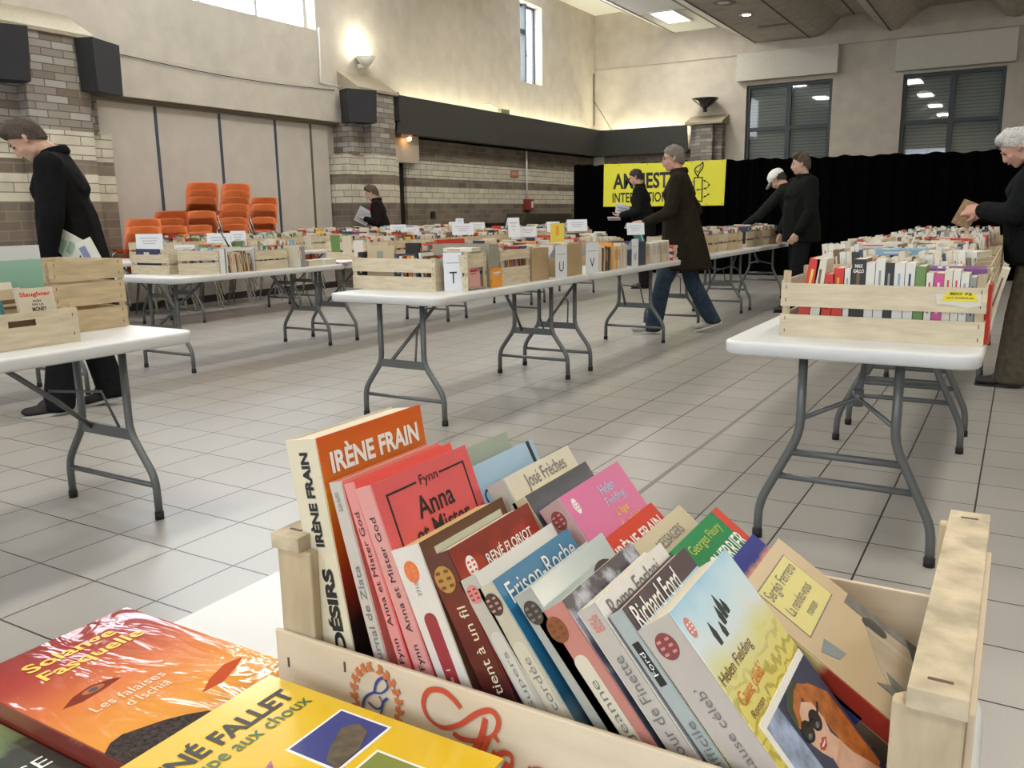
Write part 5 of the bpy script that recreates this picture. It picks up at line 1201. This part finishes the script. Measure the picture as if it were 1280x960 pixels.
bulk(-8.05, 8.2, 11.8, 'from the camera on the wall-side tables near the woman', .5, 3)
bulk(-2.955, 8.05, 9.7, 'from the camera on the third middle table', .5, 2)
bulk(-2.955, 9.85, 11.5, 'from the camera on the farthest middle table', .5, 2)
for px, py, X, w, h, l in ((431,293,-8.0,.20,.10,'white card beside a blue one left of the woman in the dark coat'),(498,289,-5.7,.17,.10,'white card on the left row in front of the woman in the dark coat'),(515,290,-5.6,.15,.08,'tilted white card right of the woman in the dark coat'),(575,279,-8.0,.13,.11,'small upright white card far back below the brick wall'),(566,281,-8.0,.12,.08,'small blue card beside the upright white one far back'),(597,285,-5.7,.19,.10,'white card in the middle distance below the red sign'),(795,289,-2.8,.16,.10,'slanted white card left of the walking man'),(443,297,-8.0,.14,.12,'small white picture card left of the dark coat woman')):
    p = on_x(px, py, X); sign(l, (p.x, p.y, max(p.z-.03, TZ+.1)), math.radians(-42), w, h, None, math.radians(-8))
put_book('green and white folder propped up left of the walking man', tuple(on_x(806,296,-2.75)-Vector((0,0,.12))), math.radians(50), 20, .03, .12, .2, 'teal', 'white', 'books in the middle row')
m = MB()
mats = []
for me, mw in STUFF:
    base = len(m.bm.faces); vs = [m.bm.verts.new(mw @ v.co) for v in me.vertices]
    mi = []
    for mm in me.materials:
        if mm not in mats: mats.append(mm)
        mi.append(mats.index(mm))
    for f in me.polygons:
        g = m.bm.faces.new([vs[i] for i in f.vertices]); g.material_index = mi[f.material_index]
bm_ = m.bm; me = bpy.data.meshes.new('books'); bm_.to_mesh(me); bm_.free()
for mm in mats: me.materials.append(mm)
tag(link('books', me), 'all the other paperbacks packed in the distant crates of the hall', 'books', kind='stuff')
print('individual books', NB[0], 'stuff', len(STUFF))
# ------------------------------------------------------------------ people
def remesh(mb, name, mats, parent, voxel, smooth=6, cut=None, paint=None):
    me = mb.mesh(name, mats); o = bpy.data.objects.new(name, me); COL.objects.link(o)
    r = o.modifiers.new('r', 'REMESH'); r.mode = 'VOXEL'; r.voxel_size = voxel; r.use_smooth_shade = True
    s = o.modifiers.new('s', 'SMOOTH'); s.iterations = smooth; s.factor = .5
    dg = bpy.context.evaluated_depsgraph_get(); dg.update()
    nm = bpy.data.meshes.new_from_object(o.evaluated_get(dg)); nm.name = name
    nm.materials.clear()
    for m in (mats if isinstance(mats, (list, tuple)) else [mats]): nm.materials.append(m)
    for p in nm.polygons:
        p.use_smooth = True; p.material_index = paint(p.center) if paint else 0
    bpy.data.objects.remove(o)
    return link(name, nm, parent)
def V(*a): return Vector(a)
def skinm(name, c): 
    m = mat(name, c, .55, var=.06, vscale=60); m.node_tree.nodes['Principled BSDF'].inputs['Subsurface Weight'].default_value = .05; return m
def hairm(name, c): return mat(name, c, .7, var=.45, vscale=120, bump=.6, bscale=160)
def clothm(name, c): return mat(name, c, .95, var=.22, vscale=28, bump=.5, bscale=220, spec=.08)
def hand(mb, wrist, d, pn, s=1, curl=.9, spread=.2, thumb=1):
    """wrist point, pointing direction d, palm normal pn; thumb on side 'thumb' of (d x pn)"""
    d = Vector(d).normalized(); pn = Vector(pn); pn = (pn-d*pn.dot(d)).normalized(); sd = d.cross(pn)*thumb
    k = wrist+d*.085*s
    mb.hull([(wrist,.022*s),(wrist+d*.035*s+sd*.02*s,.019*s),(wrist+d*.035*s-sd*.02*s,.018*s),(k+sd*.028*s,.0125*s),(k-sd*.028*s,.0115*s)], sub=2)
    for i, (o, L) in enumerate(((.029,.068),(.010,.076),(-.010,.071),(-.029,.056))):
        b = k+sd*o*s; dd = (d+sd*(o*spread*12)).normalized(); a = 0; p = b; L = L*s
        for j, f in enumerate((.45,.31,.24)):
            a += curl*(.55 if j == 0 else .8); q = p+(dd*math.cos(a)+pn*math.sin(a))*L*f
            mb.hull([(p,(.0098-.0008*j)*s),(q,(.0090-.0008*j)*s)], sub=1); p = q
    b = wrist+d*.025*s+sd*.026*s; q = b+(sd*.75+d*.6+pn*.35).normalized()*.042*s; e = q+(d*.85+sd*.1+pn*.5).normalized()*.034*s
    mb.hull([(b,.0145*s),(q,.0115*s)], sub=1); mb.hull([(q,.011*s),(e,.0095*s)], sub=1)
def person(label, loc, rz, skin, hairc, J, P):
    """local frame: facing +Y, feet on z=0. J: joints, P: clothing"""
    t = thing('person', label, 'person', loc, rz)
    sk = J['sk']; s = J.get('s', 1.)
    hc = Vector(J['head']); hp = J.get('pitch', 0.); hy = J.get('yaw', 0.)
    HR = Matrix.Rotation(hy, 3, 'Z') @ Matrix.Rotation(-hp, 3, 'X')
    hd = lambda x, y, z: hc + HR @ Vector((x, y, z))
    nb = Vector(J['neck'])
    SH = [Vector(J['shL']), Vector(J['shR'])]; EL = [Vector(J['elL']), Vector(J['elR'])]; WR = [Vector(J['wrL']), Vector(J['wrR'])]
    HP = [Vector(J['hipL']), Vector(J['hipR'])]; KN = [Vector(J['knL']), Vector(J['knR'])]; AN = [Vector(J['anL']), Vector(J['anR'])]; TO = [Vector(J['toL']), Vector(J['toR'])]
    pel = (HP[0]+HP[1])/2; shm = (SH[0]+SH[1])/2; mid = pel.lerp(shm, .5)+Vector(J.get('belly', (0,0,0)))
    g = J.get('girth', 1.)
    # the body, one continuous surface
    m = MB()
    m.hull([(hd(0,-.012,.035),(.074,.094,.088),HR),(hd(0,.0,.01),(.070,.088,.085),HR)])
    m.hull([(hd(0,.022,-.02),(.062,.066,.055),HR),(hd(0,.052,-.085),(.026,.026,.022),HR),(hd(.032,.01,-.07),.026),(hd(-.032,.01,-.07),.026)])
    m.hull([(hd(0,.082,.018),.012),(hd(0,.100,-.024),.0115),(hd(0,.085,-.030),.017)], sub=1)          # nose
    m.hull([(hd(.034,.072,.028),.013),(hd(-.034,.072,.028),.013)], sub=1)                              # brow
    for q in (-1, 1):
        m.hull([(hd(q*.074,-.012,.012),(.008,.016,.022),HR),(hd(q*.072,-.006,-.018),(.007,.009,.012),HR)], sub=1)
        m.hull([(hd(q*.036,.058,-.022),.022),(hd(q*.028,.058,-.05),.018)], sub=1)                       # cheeks
    m.hull([(hd(.016,.078,-.052),.0085),(hd(-.016,.078,-.052),.0085),(hd(0,.084,-.052),.009)], sub=1)   # mouth
    m.hull([(hd(0,-.025,-.05),.052*g**.5),(nb,.056*g**.5)])
    m.hull([(nb-V(0,0,.055),.045),(SH[0]-V(0,0,.02),.042),(SH[1]-V(0,0,.02),.042),(mid.lerp(shm,.6),(.14,.10,.10))])
    m.hull([(mid.lerp(shm,.5),(.15*g,.105*g,.14)),(mid,(.135*g,.105*g,.10)),(pel+V(0,0,.02),(.155*g,.11*g,.09))])
    for i in (0, 1):
        m.hull([(SH[i],.052),(EL[i],.040)]); m.hull([(EL[i],.040),(WR[i],.027)])
        m.hull([(HP[i],.085*g),(KN[i],.055)]); m.hull([(KN[i],.054),(AN[i],.032)]); m.hull([(AN[i],.032),(AN[i].lerp(TO[i],.5)-V(0,0,.030),.016),(TO[i],(.022,.022,.014))])
    for i, k in ((0,'hL'),(1,'hR')):
        if k in J: hand(m, WR[i]+(WR[i]-EL[i]).normalized()*.012, *J[k])
    remesh(m, 'body', sk, t, J.get('vox', .0075), 3)
    # eyes, lips, brows
    for q in (-1, 1):
        m = MB(); m.hull([(hd(q*.031,.078,.010),(.012,.009,.006),HR)], sub=1); m.build('eye', mat('eye dark', (.03,.025,.02), .3), t)
        m = MB(); m.hull([(hd(q*.018,.088,.032),.0045),(hd(q*.046,.076,.034),.004)], sub=1); m.build('eyebrow', hairc, t)
    m = MB(); m.hull([(hd(.017,.085,-.053),.005),(hd(-.017,.085,-.053),.005),(hd(0,.092,-.053),.0055)], sub=1); m.build('lips', mat('lips', (.36,.14,.11), .5), t)
    # hair
    if P.get('hair', True):
        L = P.get('hair_len', 0); m = MB()
        m.hull([((0,-.012,.037),(.083,.104,.097)),((0,-.006,.012),(.079,.096,.092))])
        m.hull([((0,-.05,-.02-L),(.072,.058,.062)),((0,-.05,.02),(.079,.066,.07))])
        if P.get('fringe'): m.hull([((.035,.052,.095),.036),((-.035,.048,.097),.036),((0,.0,.11),.038)])
        bm = m.bm
        bmesh.ops.remove_doubles(bm, verts=bm.verts[:], dist=.0001)
        hm = m.mesh('hair', hairc); o = bpy.data.objects.new('hair', hm); COL.objects.link(o)
        md = o.modifiers.new('r', 'REMESH'); md.mode = 'VOXEL'; md.voxel_size = .006
        md = o.modifiers.new('s', 'SMOOTH'); md.iterations = 3
        dg = bpy.context.evaluated_depsgraph_get(); dg.update()
        nm = bpy.data.meshes.new_from_object(o.evaluated_get(dg)); bpy.data.objects.remove(o)
        bm = bmesh.new(); bm.from_mesh(nm)
        no = Vector((0, -.66, .75)).normalized()
        bmesh.ops.bisect_plane(bm, geom=bm.verts[:]+bm.edges[:]+bm.faces[:], plane_co=Vector((0,.075,P.get('hairline',.070))), plane_no=no, clear_inner=True)
        rnd = random.Random(5)
        for v in bm.verts:
            n1 = math.sin(v.co.x*95+v.co.z*40)*math.sin(v.co.y*80)*.0035 + rnd.uniform(-.0022,.0022)
            v.co += v.normal*n1
        bm.to_mesh(nm); bm.free(); nm.transform(Matrix.Translation(hc) @ HR.to_4x4())
        for p in nm.polygons: p.use_smooth = True
        nm.materials.clear(); nm.materials.append(hairc); nm.name = 'hair'; link('hair', nm, t)
    # trousers
    m = MB(); r = P.get('trouser_r', 1.)
    m.hull([(pel+V(0,0,.06),(.160*g,.118*g,.06)),(HP[0],.098*g),(HP[1],.098*g)])
    for i in (0, 1):
        low = AN[i]+V(0,-.005,-.045)
        m.hull([(HP[i]+V(0,0,.01),.102*g),(KN[i],.072*r)]); m.hull([(KN[i],.073*r),(low,(.066*r,.080*r,.03))])
        m.hull([(KN[i].lerp(low,.75)+V(0,.012,0),.066*r),(KN[i].lerp(low,.85),.062*r)])
    remesh(m, 'trousers', P['trousers'], t, .011, 4)
    # shoes
    for i in (0, 1):
        m = MB(); a, b = AN[i], TO[i]; d = (b-a); d.z = 0; d.normalize(); f = (b-a); up = V(0,0,1)
        heel = a - d*.045; hz = a.z-.075
        heel.z = hz+.035; toe = Vector((b.x, b.y, b.z)); 
        m.hull([(a+V(0,0,-.012),.052),(a+d*.065+V(0,0,-.026),(.046,.046,.042))]); m.hull([(a+V(0,0,-.012),.050),(heel,(.038,.038,.034)),(a.lerp(b,.45)+V(0,0,-.02),(.042,.042,.034))]); m.hull([(a.lerp(b,.3)+V(0,0,-.030),.04),(toe+V(0,0,.004),(.038,.042,.026)),(a.lerp(b,.75)+V(0,0,-.012),(.044,.044,.028))])
        sh = remesh(m, 'shoe', P['shoes'], t, .007, 4)
        m = MB(); n = 18; ctr = (heel+toe)/2; fw = (toe-heel); ln = fw.length/2+.042; fd = fw.normalized(); sd = Vector((-d.y, d.x, 0)); nrm = fd.cross(sd)
        if nrm.z < 0: nrm = -nrm
        base = ctr - nrm*.036
        m.prism([base + fd*(ln*math.cos(2*PI*k/n)) + sd*(.045*math.sin(2*PI*k/n)) for k in range(n)], nrm*.016); m.build('sole', P['soles'], sh)
    # jacket or coat
    m = MB(); hem = P['hem']; j = P.get('bulk', 1.)*g
    m.hull([(nb+V(0,-.010,-.004),(.078,.076,.03)),(SH[0]+V(0,0,.01),.066),(SH[1]+V(0,0,.01),.066),(mid.lerp(shm,.55),(.185*j,.135*j,.12))])
    m.hull([(SH[0],.075),(SH[1],.075),(mid,(.175*j,.138*j,.10))])
    hc_ = Vector(P.get('hem_at', (pel.x, pel.y, hem)))
    m.hull([(mid,(.175*j,.138*j,.10)),(pel+V(0,0,.05),(.190*j,.145*j,.06)),(Vector((hc_.x,hc_.y,hem)),(P.get('hem_w',.20)*j,P.get('hem_d',.155)*j,.03))])
    for i in (0, 1):
        cuff = EL[i].lerp(WR[i], P.get('cuff', .94))
        m.hull([(SH[i],.075*P.get('sleeve',1)),(EL[i],.060*P.get('sleeve',1))]); m.hull([(EL[i],.061*P.get('sleeve',1)),(cuff,.046*P.get('sleeve',1))])
        m.hull([(EL[i].lerp(SH[i],.1)+V(0,-.006,.012),.057),(EL[i].lerp(cuff,.3),.054)])
    jk = remesh(m, 'jacket', P['jacket'], t, .010, 3)
    m = MB(); c = nb+V(0,-.004,.008); ax = ((hd(0,-.02,-.06)-nb).normalized()*.5+V(0,0,1)).normalized(); u = ax.orthogonal().normalized(); w = ax.cross(u)
    pts = [c + (u*math.cos(2*PI*k/16)+w*math.sin(2*PI*k/16))*.066 for k in range(16)]
    m.tube(pts, .024, closed=True, seg=8); m.tube([p+ax*.022 for p in pts], .018, closed=True, seg=8); remesh(m, 'collar', P.get('collar', P['jacket']), t, .009, 3)
    if 'extra' in P: P['extra'](t, hd, HR)
    return t

BLACKC = clothm('black wool coat', (.008,.008,.009)); JEANS = clothm('dark jeans', (.035,.05,.075)); DARKT = clothm('black trousers', (.012,.012,.014))
SK1 = skinm('skin tan', (.50,.30,.21)); SK2 = skinm('skin ruddy', (.52,.29,.22)); SK3 = skinm('skin pale', (.56,.36,.27))
BLK_SHOE = mat('black shoe', (.012,.011,.011), .4); WSOLE = mat('pale sole', (.45,.44,.40), .7)
def stand(hz=.90, w=.085, lean=0., sh=1.43, shw=.185, **k):
    """upright figure; lean tips the trunk forward from the hips"""
    J = {}; c, s = math.cos(lean), math.sin(lean); L = sh-hz
    pt = lambda x, f, dz=0: (x, L*f*s, hz+L*f*c+dz)
    J.update(hipL=(-w,0,hz), hipR=(w,0,hz), knL=(-w-.005,.015,.50), knR=(w+.005,.015,.50), anL=(-w-.01,-.02,.085), anR=(w+.01,-.02,.085), toL=(-w-.03,.14,.032), toR=(w+.03,.14,.032))
    J['shL'] = pt(-shw, 1); J['shR'] = pt(shw, 1); J['neck'] = (0, (L+.07)*s-.01, hz+(L+.07)*c)
    J.update(k); return J
def head_at(J, fwd, up): n = Vector(J['neck']); J['head'] = (n.x, n.y+fwd, n.z+up)
# facing direction (x,y) -> rotation about z for a figure that faces +Y
def face(x, y): return math.atan2(-x, y)

# 1 man in black coat at the left, looking down
J = stand(.91, .09, .11, 1.46, .20, sk=SK1, girth=1.05); head_at(J, .135, .085); J['pitch'] = .75
J.update(elL=(-.29,.06,1.17), elR=(.285,.06,1.17), wrL=(-.28,.12,.91), wrR=(.25,.16,.93), hL=((.1,.3,-1),(1,0,0),1,.8,.2,1), hR=((0,.35,-1),(-1,0,0),1,.8,.2,-1))
J.update(anL=(-.10,.18,.085), toL=(-.12,.34,.030), knL=(-.10,.11,.49), anR=(.10,-.10,.115), toR=(.12,.06,.028), knR=(.095,-.005,.50))
person('man in a long black coat looking down, standing at the left with booklets', (-4.895,3.14,0), face(-.66,-.75), SK1, hairm('dark brown hair', (.055,.038,.026)), J,
  dict(trousers=DARKT, shoes=mat('black trainers', (.015,.014,.014), .7), soles=WSOLE, jacket=BLACKC, hem=.70, bulk=1.18, hem_w=.19, hem_d=.165, trouser_r=1.15, sleeve=1.12, fringe=True))
bk = thing('booklet', 'pale booklet with green print held at the side of the man in black', 'booklet', (-4.75,2.97,.93), 0); bk.rotation_euler = Euler((math.radians(6), math.radians(30), math.radians(30)), 'XYZ')
m = MB(); m.box((-.08,-.004,-.03),(.07,.004,.16)); m.build('pages', mat('booklet paper', (.60,.60,.52), .7), bk)
m = MB(); m.box((-.07,-.0055,.02),(-.02,-.004,.11)); m.box((-.01,-.0055,.05),(.03,-.004,.12)); m.build('cover_print', mat('pale green print 2', (.28,.42,.30), .6), bk)
bk = thing('booklet', 'small pale leaflet showing behind the coat of the man in black', 'booklet', (-4.56,3.02,.93)); bk.rotation_euler = Euler((0, math.radians(-24), math.radians(30)), 'XYZ')
m = MB(); m.box((-.05,-.003,-.06),(.05,.003,.12)); m.build('pages', mat('booklet paper', (0,0,0)), bk); m = MB(); m.box((-.04,-.0045,.0),(.0,-.003,.09)); m.build('cover_print', mat('dull blue print', (.18,.2,.35), .6), bk)

# 2 woman at the wall
J = stand(.86, .08, .18, 1.32, .165, sk=SK3, vox=.008); head_at(J, .07, .115); J['pitch'] = .35
J.update(elL=(-.22,.05,1.04), elR=(.22,.05,1.04), wrL=(-.10,.26,1.10), wrR=(.10,.26,1.06), hL=((.4,.9,.2),(.6,0,.8),1,.7,.2,1), hR=((-.3,.9,.1),(-.6,0,.8),1,.7,.2,-1))
person('woman in a dark brown coat reading a white sheet by the brick wall', (-8.78,10.85,0), face(-.84,-.55), SK3, hairm('brown hair', (.075,.045,.028)), J,
  dict(trousers=DARKT, shoes=BLK_SHOE, soles=BLK_SHOE, jacket=clothm('dark brown coat', (.014,.010,.009)), hem=.62, bulk=1.0, hem_w=.20, hem_d=.17, hair_len=.03, fringe=True))
p = thing('paper_sheet', 'white sheet held by the woman in the dark coat', 'paper', (-9.02,10.66,1.13)); p.rotation_euler = Euler((math.radians(30), math.radians(28), math.radians(40)), 'XYZ')
m = MB(); m.box((-.11,-.002,-.12),(.11,.002,.16)); m.build('paper', mat('white paper', (0,0,0)), p); m = MB(); [m.box((-.08,-.0032,-.08+.04*k),(.08-.02*(k%2),-.002,-.07+.04*k)) for k in range(5)]; m.build('small_print', mat('faint print', (0,0,0)), p)

# 3 man by the banner reading
J = stand(.90, .085, .14, 1.45, .19, sk=SK2, vox=.008); head_at(J, .06, .135); J['pitch'] = .35
J.update(elL=(-.25,.06,1.16), elR=(.25,.04,1.14), wrL=(-.14,.33,1.10), wrR=(.10,.28,1.16), hL=((.3,.95,.05),(.3,0,.95),1,.6,.2,1), hR=((-.3,.95,.1),(-.4,0,.9),1,.6,.2,-1))
person('dark-haired man in a dark jacket holding papers in front of the yellow banner', (-4.93,12.30,0), face(-.97,-.25), SK2, hairm('black brown hair', (.022,.016,.013)), J,
  dict(trousers=DARKT, shoes=BLK_SHOE, soles=BLK_SHOE, jacket=clothm('dark green grey jacket', (.011,.0125,.012)), hem=.78, bulk=1.18, sleeve=1.1))
p = thing('leaflet', 'white leaflet held up by the man in front of the banner', 'paper', (-5.20,12.10,1.17)); p.rotation_euler = Euler((.5, .2, .3), 'XYZ')
m = MB(); m.box((-.11,-.002,-.06),(.10,.002,.10)); m.build('paper', mat('white paper', (0,0,0)), p); m = MB(); m.box((-.08,-.003,-.02),(.06,-.002,.0)); m.box((-.08,-.003,.03),(.07,-.002,.05)); m.build('small_print', mat('faint print', (0,0,0)), p)
p = thing('leaflet', 'open cream booklet in the lower hand of the man in front of the banner', 'booklet', (-5.34,12.12,1.05)); p.rotation_euler = Euler((1.2, 0, .3), 'XYZ')
m = MB(); m.box((-.10,-.006,-.05),(.09,.004,.07)); m.build('pages', mat('booklet paper', (0,0,0)), p); m = MB(); m.box((-.06,-.0075,-.02),(.05,-.006,.03)); m.build('cover_print', mat('faint print', (0,0,0)), p)

# 4 walking man in olive coat
J = stand(.90, .085, .09, 1.43, .195, sk=SK2, girth=1.03); head_at(J, .055, .13); J['pitch'] = .12; J['yaw'] = .08
J.update(hipL=(-.085,0,.89), hipR=(.085,-.01,.89), knL=(-.085,.16,.50), anL=(-.08,.26,.085), toL=(-.085,.42,.034), knR=(.085,-.10,.49), anR=(.085,-.30,.15), toR=(.09,-.17,.045))
J.update(elL=(-.26,.10,1.14), elR=(.27,-.12,1.15), wrL=(-.235,.33,1.05), wrR=(.26,.02,.93), hL=((.05,.9,-.2),(1,0,0),1,1.2,.1,1), hR=((0,.3,-1),(-1,0,0),1,.8,.2,-1))
def specs(t, hd, HR):
    m = MB()
    for q in (-1, 1): m.tube([hd(q*.033+.017*math.cos(a*PI/6), .096, .010+.014*math.sin(a*PI/6)) for a in range(12)], .0018, closed=True, seg=6); m.tube([hd(q*.05,.096,.014), hd(q*.078,.06,.016), hd(q*.082,-.01,.02)], .0018, seg=6)
    m.tube([hd(-.016,.098,.013), hd(.016,.098,.013)], .0018, seg=6); m.build('glasses', M_black, t)
person('grey-haired man in a brown coat and jeans walking left between the tables', (-2.77,7.86,0), face(-.955,-.297), SK2, hairm('grey brown hair', (.17,.145,.12)), J,
  dict(trousers=JEANS, shoes=mat('off white trainers', (.42,.40,.36), .6), soles=mat('white trainer sole', (.6,.6,.57), .6), jacket=clothm('olive brown coat', (.020,.0165,.011)), hem=.62, bulk=1.14, hem_w=.20, hem_d=.21, hem_at=(0,-.05,0), collar=clothm('dark olive collar', (.022,.018,.013)), trouser_r=1.1, extra=specs))

# 5 man in white cap bending over a crate
J = stand(.88, .085, .42, 1.40, .18, sk=SK1, vox=.008); head_at(J, .10, .09); J['pitch'] = .75
J.update(elL=(-.24,.46,1.08), elR=(.24,.28,1.05), wrL=(-.20,.66,.96), wrR=(.2,.36,.86), hL=((.05,.9,-.35),(0,-.3,-1),1,.5,.3,-1), hR=((0,.4,-1),(-1,0,0),1,.8,.2,-1))
def capf(t, hd, HR):
    m = MB(); m.hull([(hd(0,-.010,.058),(.092,.114,.086),HR),(hd(0,-.010,.034),(.091,.113,.03),HR)]); cp = remesh(m, 'cap', mat('white cotton cap', (.66,.66,.63), .8), t, .006, 3)
    m = MB(); m.hull([(hd(.05,.07,.035),(.02,.02,.006),HR),(hd(-.05,.07,.035),(.02,.02,.006),HR),(hd(0,.155,.012),(.045,.02,.006),HR)]); m.build('cap_peak', mat('white cotton cap', (0,0,0)), cp)
person('man in a white cap leaning over a crate, half hidden behind another man', (-2.33,10.95,0), face(-.97,.10), SK1, hairm('dark hair 2', (.02,.016,.014)), J,
  dict(trousers=DARKT, shoes=BLK_SHOE, soles=BLK_SHOE, jacket=clothm('charcoal jacket', (.016,.017,.0165)), hem=.76, bulk=.98, extra=capf))

# 6 man in dark jacket
J = stand(.90, .09, .03, 1.43, .205, sk=SK3, girth=1.12); head_at(J, .045, .145); J['pitch'] = .14; J['yaw'] = -.30
J.update(elL=(-.27,.02,1.13), elR=(.275,.0,1.13), wrL=(-.235,.16,.90), wrR=(.25,.12,.89), hL=((.1,.5,-.9),(1,0,0),1,.8,.2,1), hR=((0,.35,-1),(-1,0,0),1,.8,.2,-1))
J.update(anL=(-.12,.16,.085), toL=(-.14,.32,.032), knL=(-.105,.10,.49), belly=(0,.02,0))
person('brown-haired man in a dark padded jacket in front of the black curtain', (-2.17,10.18,0), face(-.80,-.60), SK3, hairm('mid brown hair', (.06,.042,.03)), J,
  dict(trousers=DARKT, shoes=BLK_SHOE, soles=BLK_SHOE, jacket=clothm('black green jacket', (.0085,.0095,.009)), hem=.80, bulk=1.2, hem_w=.185, sleeve=1.2, hair_len=.02, fringe=True))

# 7 grey haired man at right
J = stand(.88, .09, .13, 1.36, .20, sk=SK2, girth=1.14, vox=.006); head_at(J, .125, .085); J['pitch'] = .62
J.update(elL=(-.265,.16,1.10), elR=(.27,.10,1.08), wrL=(-.11,.345,1.13), wrR=(.09,.345,1.10), hL=((.25,.95,.0),(.75,.1,-.3),1,.55,.25,1), hR=((-.2,.95,.05),(-.7,.1,.5),1,.7,.2,-1), belly=(0,.03,0))
J.update(anL=(-.11,.10,.085), toL=(-.13,.26,.032), knL=(-.10,.07,.49))
person('white-haired man at the right edge reading a book, in a dark jacket and olive trousers', (.115,6.42,0), face(-1.,.04), SK2, hairm('white hair', (.50,.50,.49)), J,
  dict(trousers=clothm('olive corduroy', (.105,.09,.065)), shoes=mat('brown black shoe', (.02,.015,.012), .5), soles=BLK_SHOE, jacket=clothm('charcoal blue jacket', (.009,.0105,.011)), hem=.80, bulk=1.16, sleeve=1.2, trouser_r=1.3, collar=clothm('black collar', (.008,.008,.009)), fringe=True))
b = thing('paperback_book', 'worn tan paperback held in both hands by the white-haired man', 'book', (-.335,6.38,1.085)); b.rotation_euler = Euler((math.radians(12), math.radians(24), math.radians(4)), 'XYZ')
m = MB(); m.box((-.055,-.010,-.06),(.058,-.0085,.105)); m.box((-.055,.0085,-.06),(.058,.010,.105)); m.box((-.0565,-.010,-.06),(-.055,.010,.105)); m.build('cover', mat('tan worn cover', (.34,.22,.12), .6, var=.4, vscale=40), b)
m = MB(); m.box((-.054,-.0083,-.058),(.055,.0083,.103)); m.build('page_block', M_page, b)
# ------------------------------------------------------------------ light: the hall's ceiling lamps, cove, wall lamp and windows, plus added right-wall uplights
w = bpy.data.worlds.new('world'); SC.world = w; w.use_nodes = True
w.node_tree.nodes['Background'].inputs[0].default_value = (.75,.85,1.,1); w.node_tree.nodes['Background'].inputs[1].default_value = .02
def area(name, loc, rot, sx, sy, power, col):
    l = bpy.data.lights.new(name, 'AREA'); l.shape = 'RECTANGLE'; l.size = sx; l.size_y = sy; l.energy = power; l.color = col
    o = bpy.data.objects.new(name, l); COL.objects.link(o); o.location = loc; o.rotation_euler = rot; return o
WARM = (1.,.95,.86)
for yy in (18.75, 14.6, 10.4, 6.2, 2.0): area('ceiling_lamp', (-6.98,yy,5.24), (0,0,0), .5, 1.1, 42, WARM)
for i, (xx, yy) in enumerate([(x, y) for x in (-3.48, .9) for y in (9.5, 5.5, 1.5, -2.5)]):
    t = troffer('lit ceiling light between two concrete waves, %s counted from the left back' % nth(i+1), xx, yy, 5.19)
    area('ceiling_lamp', (xx,yy,5.14), (0,0,0), .5, 1.1, 52 if yy < 4 else 38, WARM)
for i, yy in enumerate((3.5, 9.0, 14.5)):  # added uplights out of view, put in to brighten the concrete waves
    t = bowl_lamp('added unseen bowl uplight on the right-hand wall, %s from the camera' % nth(i+1), (XR-.34, yy, 3.68), True)
    area('added_uplight', (XR-.34, yy, 3.84), (PI, 0, 0), .3, .3, 120, (1.,.94,.82))
# cove strips behind the fascia
m = MB(); m.tube([(-9.50,12.3,2.86),(-9.50,20.3,2.86)], .016); tag(m.build('cove_tube', M_tube), 'lit tube lamp hidden behind the dark fascia of the left wall', 'lamp')
m = MB(); m.tube([(-9.3,YF-.10,2.86),(-7.15,YF-.10,2.86)], .016); tag(m.build('cove_tube', M_tube), 'lit tube lamp hidden behind the dark fascia of the far wall', 'lamp')
CV = (1.,.93,.66)
o = area('cove_lamp', (-9.44,16.3,2.90), (0,math.radians(180),0), .10, 7.8, 66, CV)
o = area('cove_lamp', (-8.25,YF-.16,2.90), (math.radians(180),0,0), 2.1, .10, 26, CV)
l = bpy.data.lights.new('wall_lamp_bulb', 'POINT'); l.energy = 14; l.color = (1.,.93,.75); l.shadow_soft_size = .06; o = bpy.data.objects.new('wall_lamp_bulb', l); COL.objects.link(o); o.location = (XL+.17,11.42,3.86)
# daylight entering through the windows behind the camera and high on the left wall
DAY = (.80,.89,1.)
for a, b in bw: area('window_daylight', ((a+b)/2, YB+.05, 2.45), (math.radians(90),0,0), b-a-.1, 2.8, 52, DAY)
area('window_daylight', (XL+.05, (WIN1[0]+WIN1[1])/2, 4.7), (0,math.radians(-90),0), 1.4, 4.9, 75, DAY)
area('window_daylight', (XL+.05, 17.24, 4.75), (0,math.radians(-90),0), 1.6, .9, 25, DAY)
vs = SC.view_settings; vs.view_transform = 'Standard'; vs.look = 'None'; vs.gamma = 1; vs.exposure = .12; vs.use_curve_mapping = False

for o in SC.objects:
    if 'label' in o and not (4 <= len(o['label'].split()) <= 16): print('LABEL', len(o['label'].split()), o['label'])
seen = {}
for o in SC.objects:
    if 'label' in o and 'category' in o: seen.setdefault(o['label'], []).append(o.name)
for k, v in seen.items():
    if len(v) > 1: print('DUP', k, v)
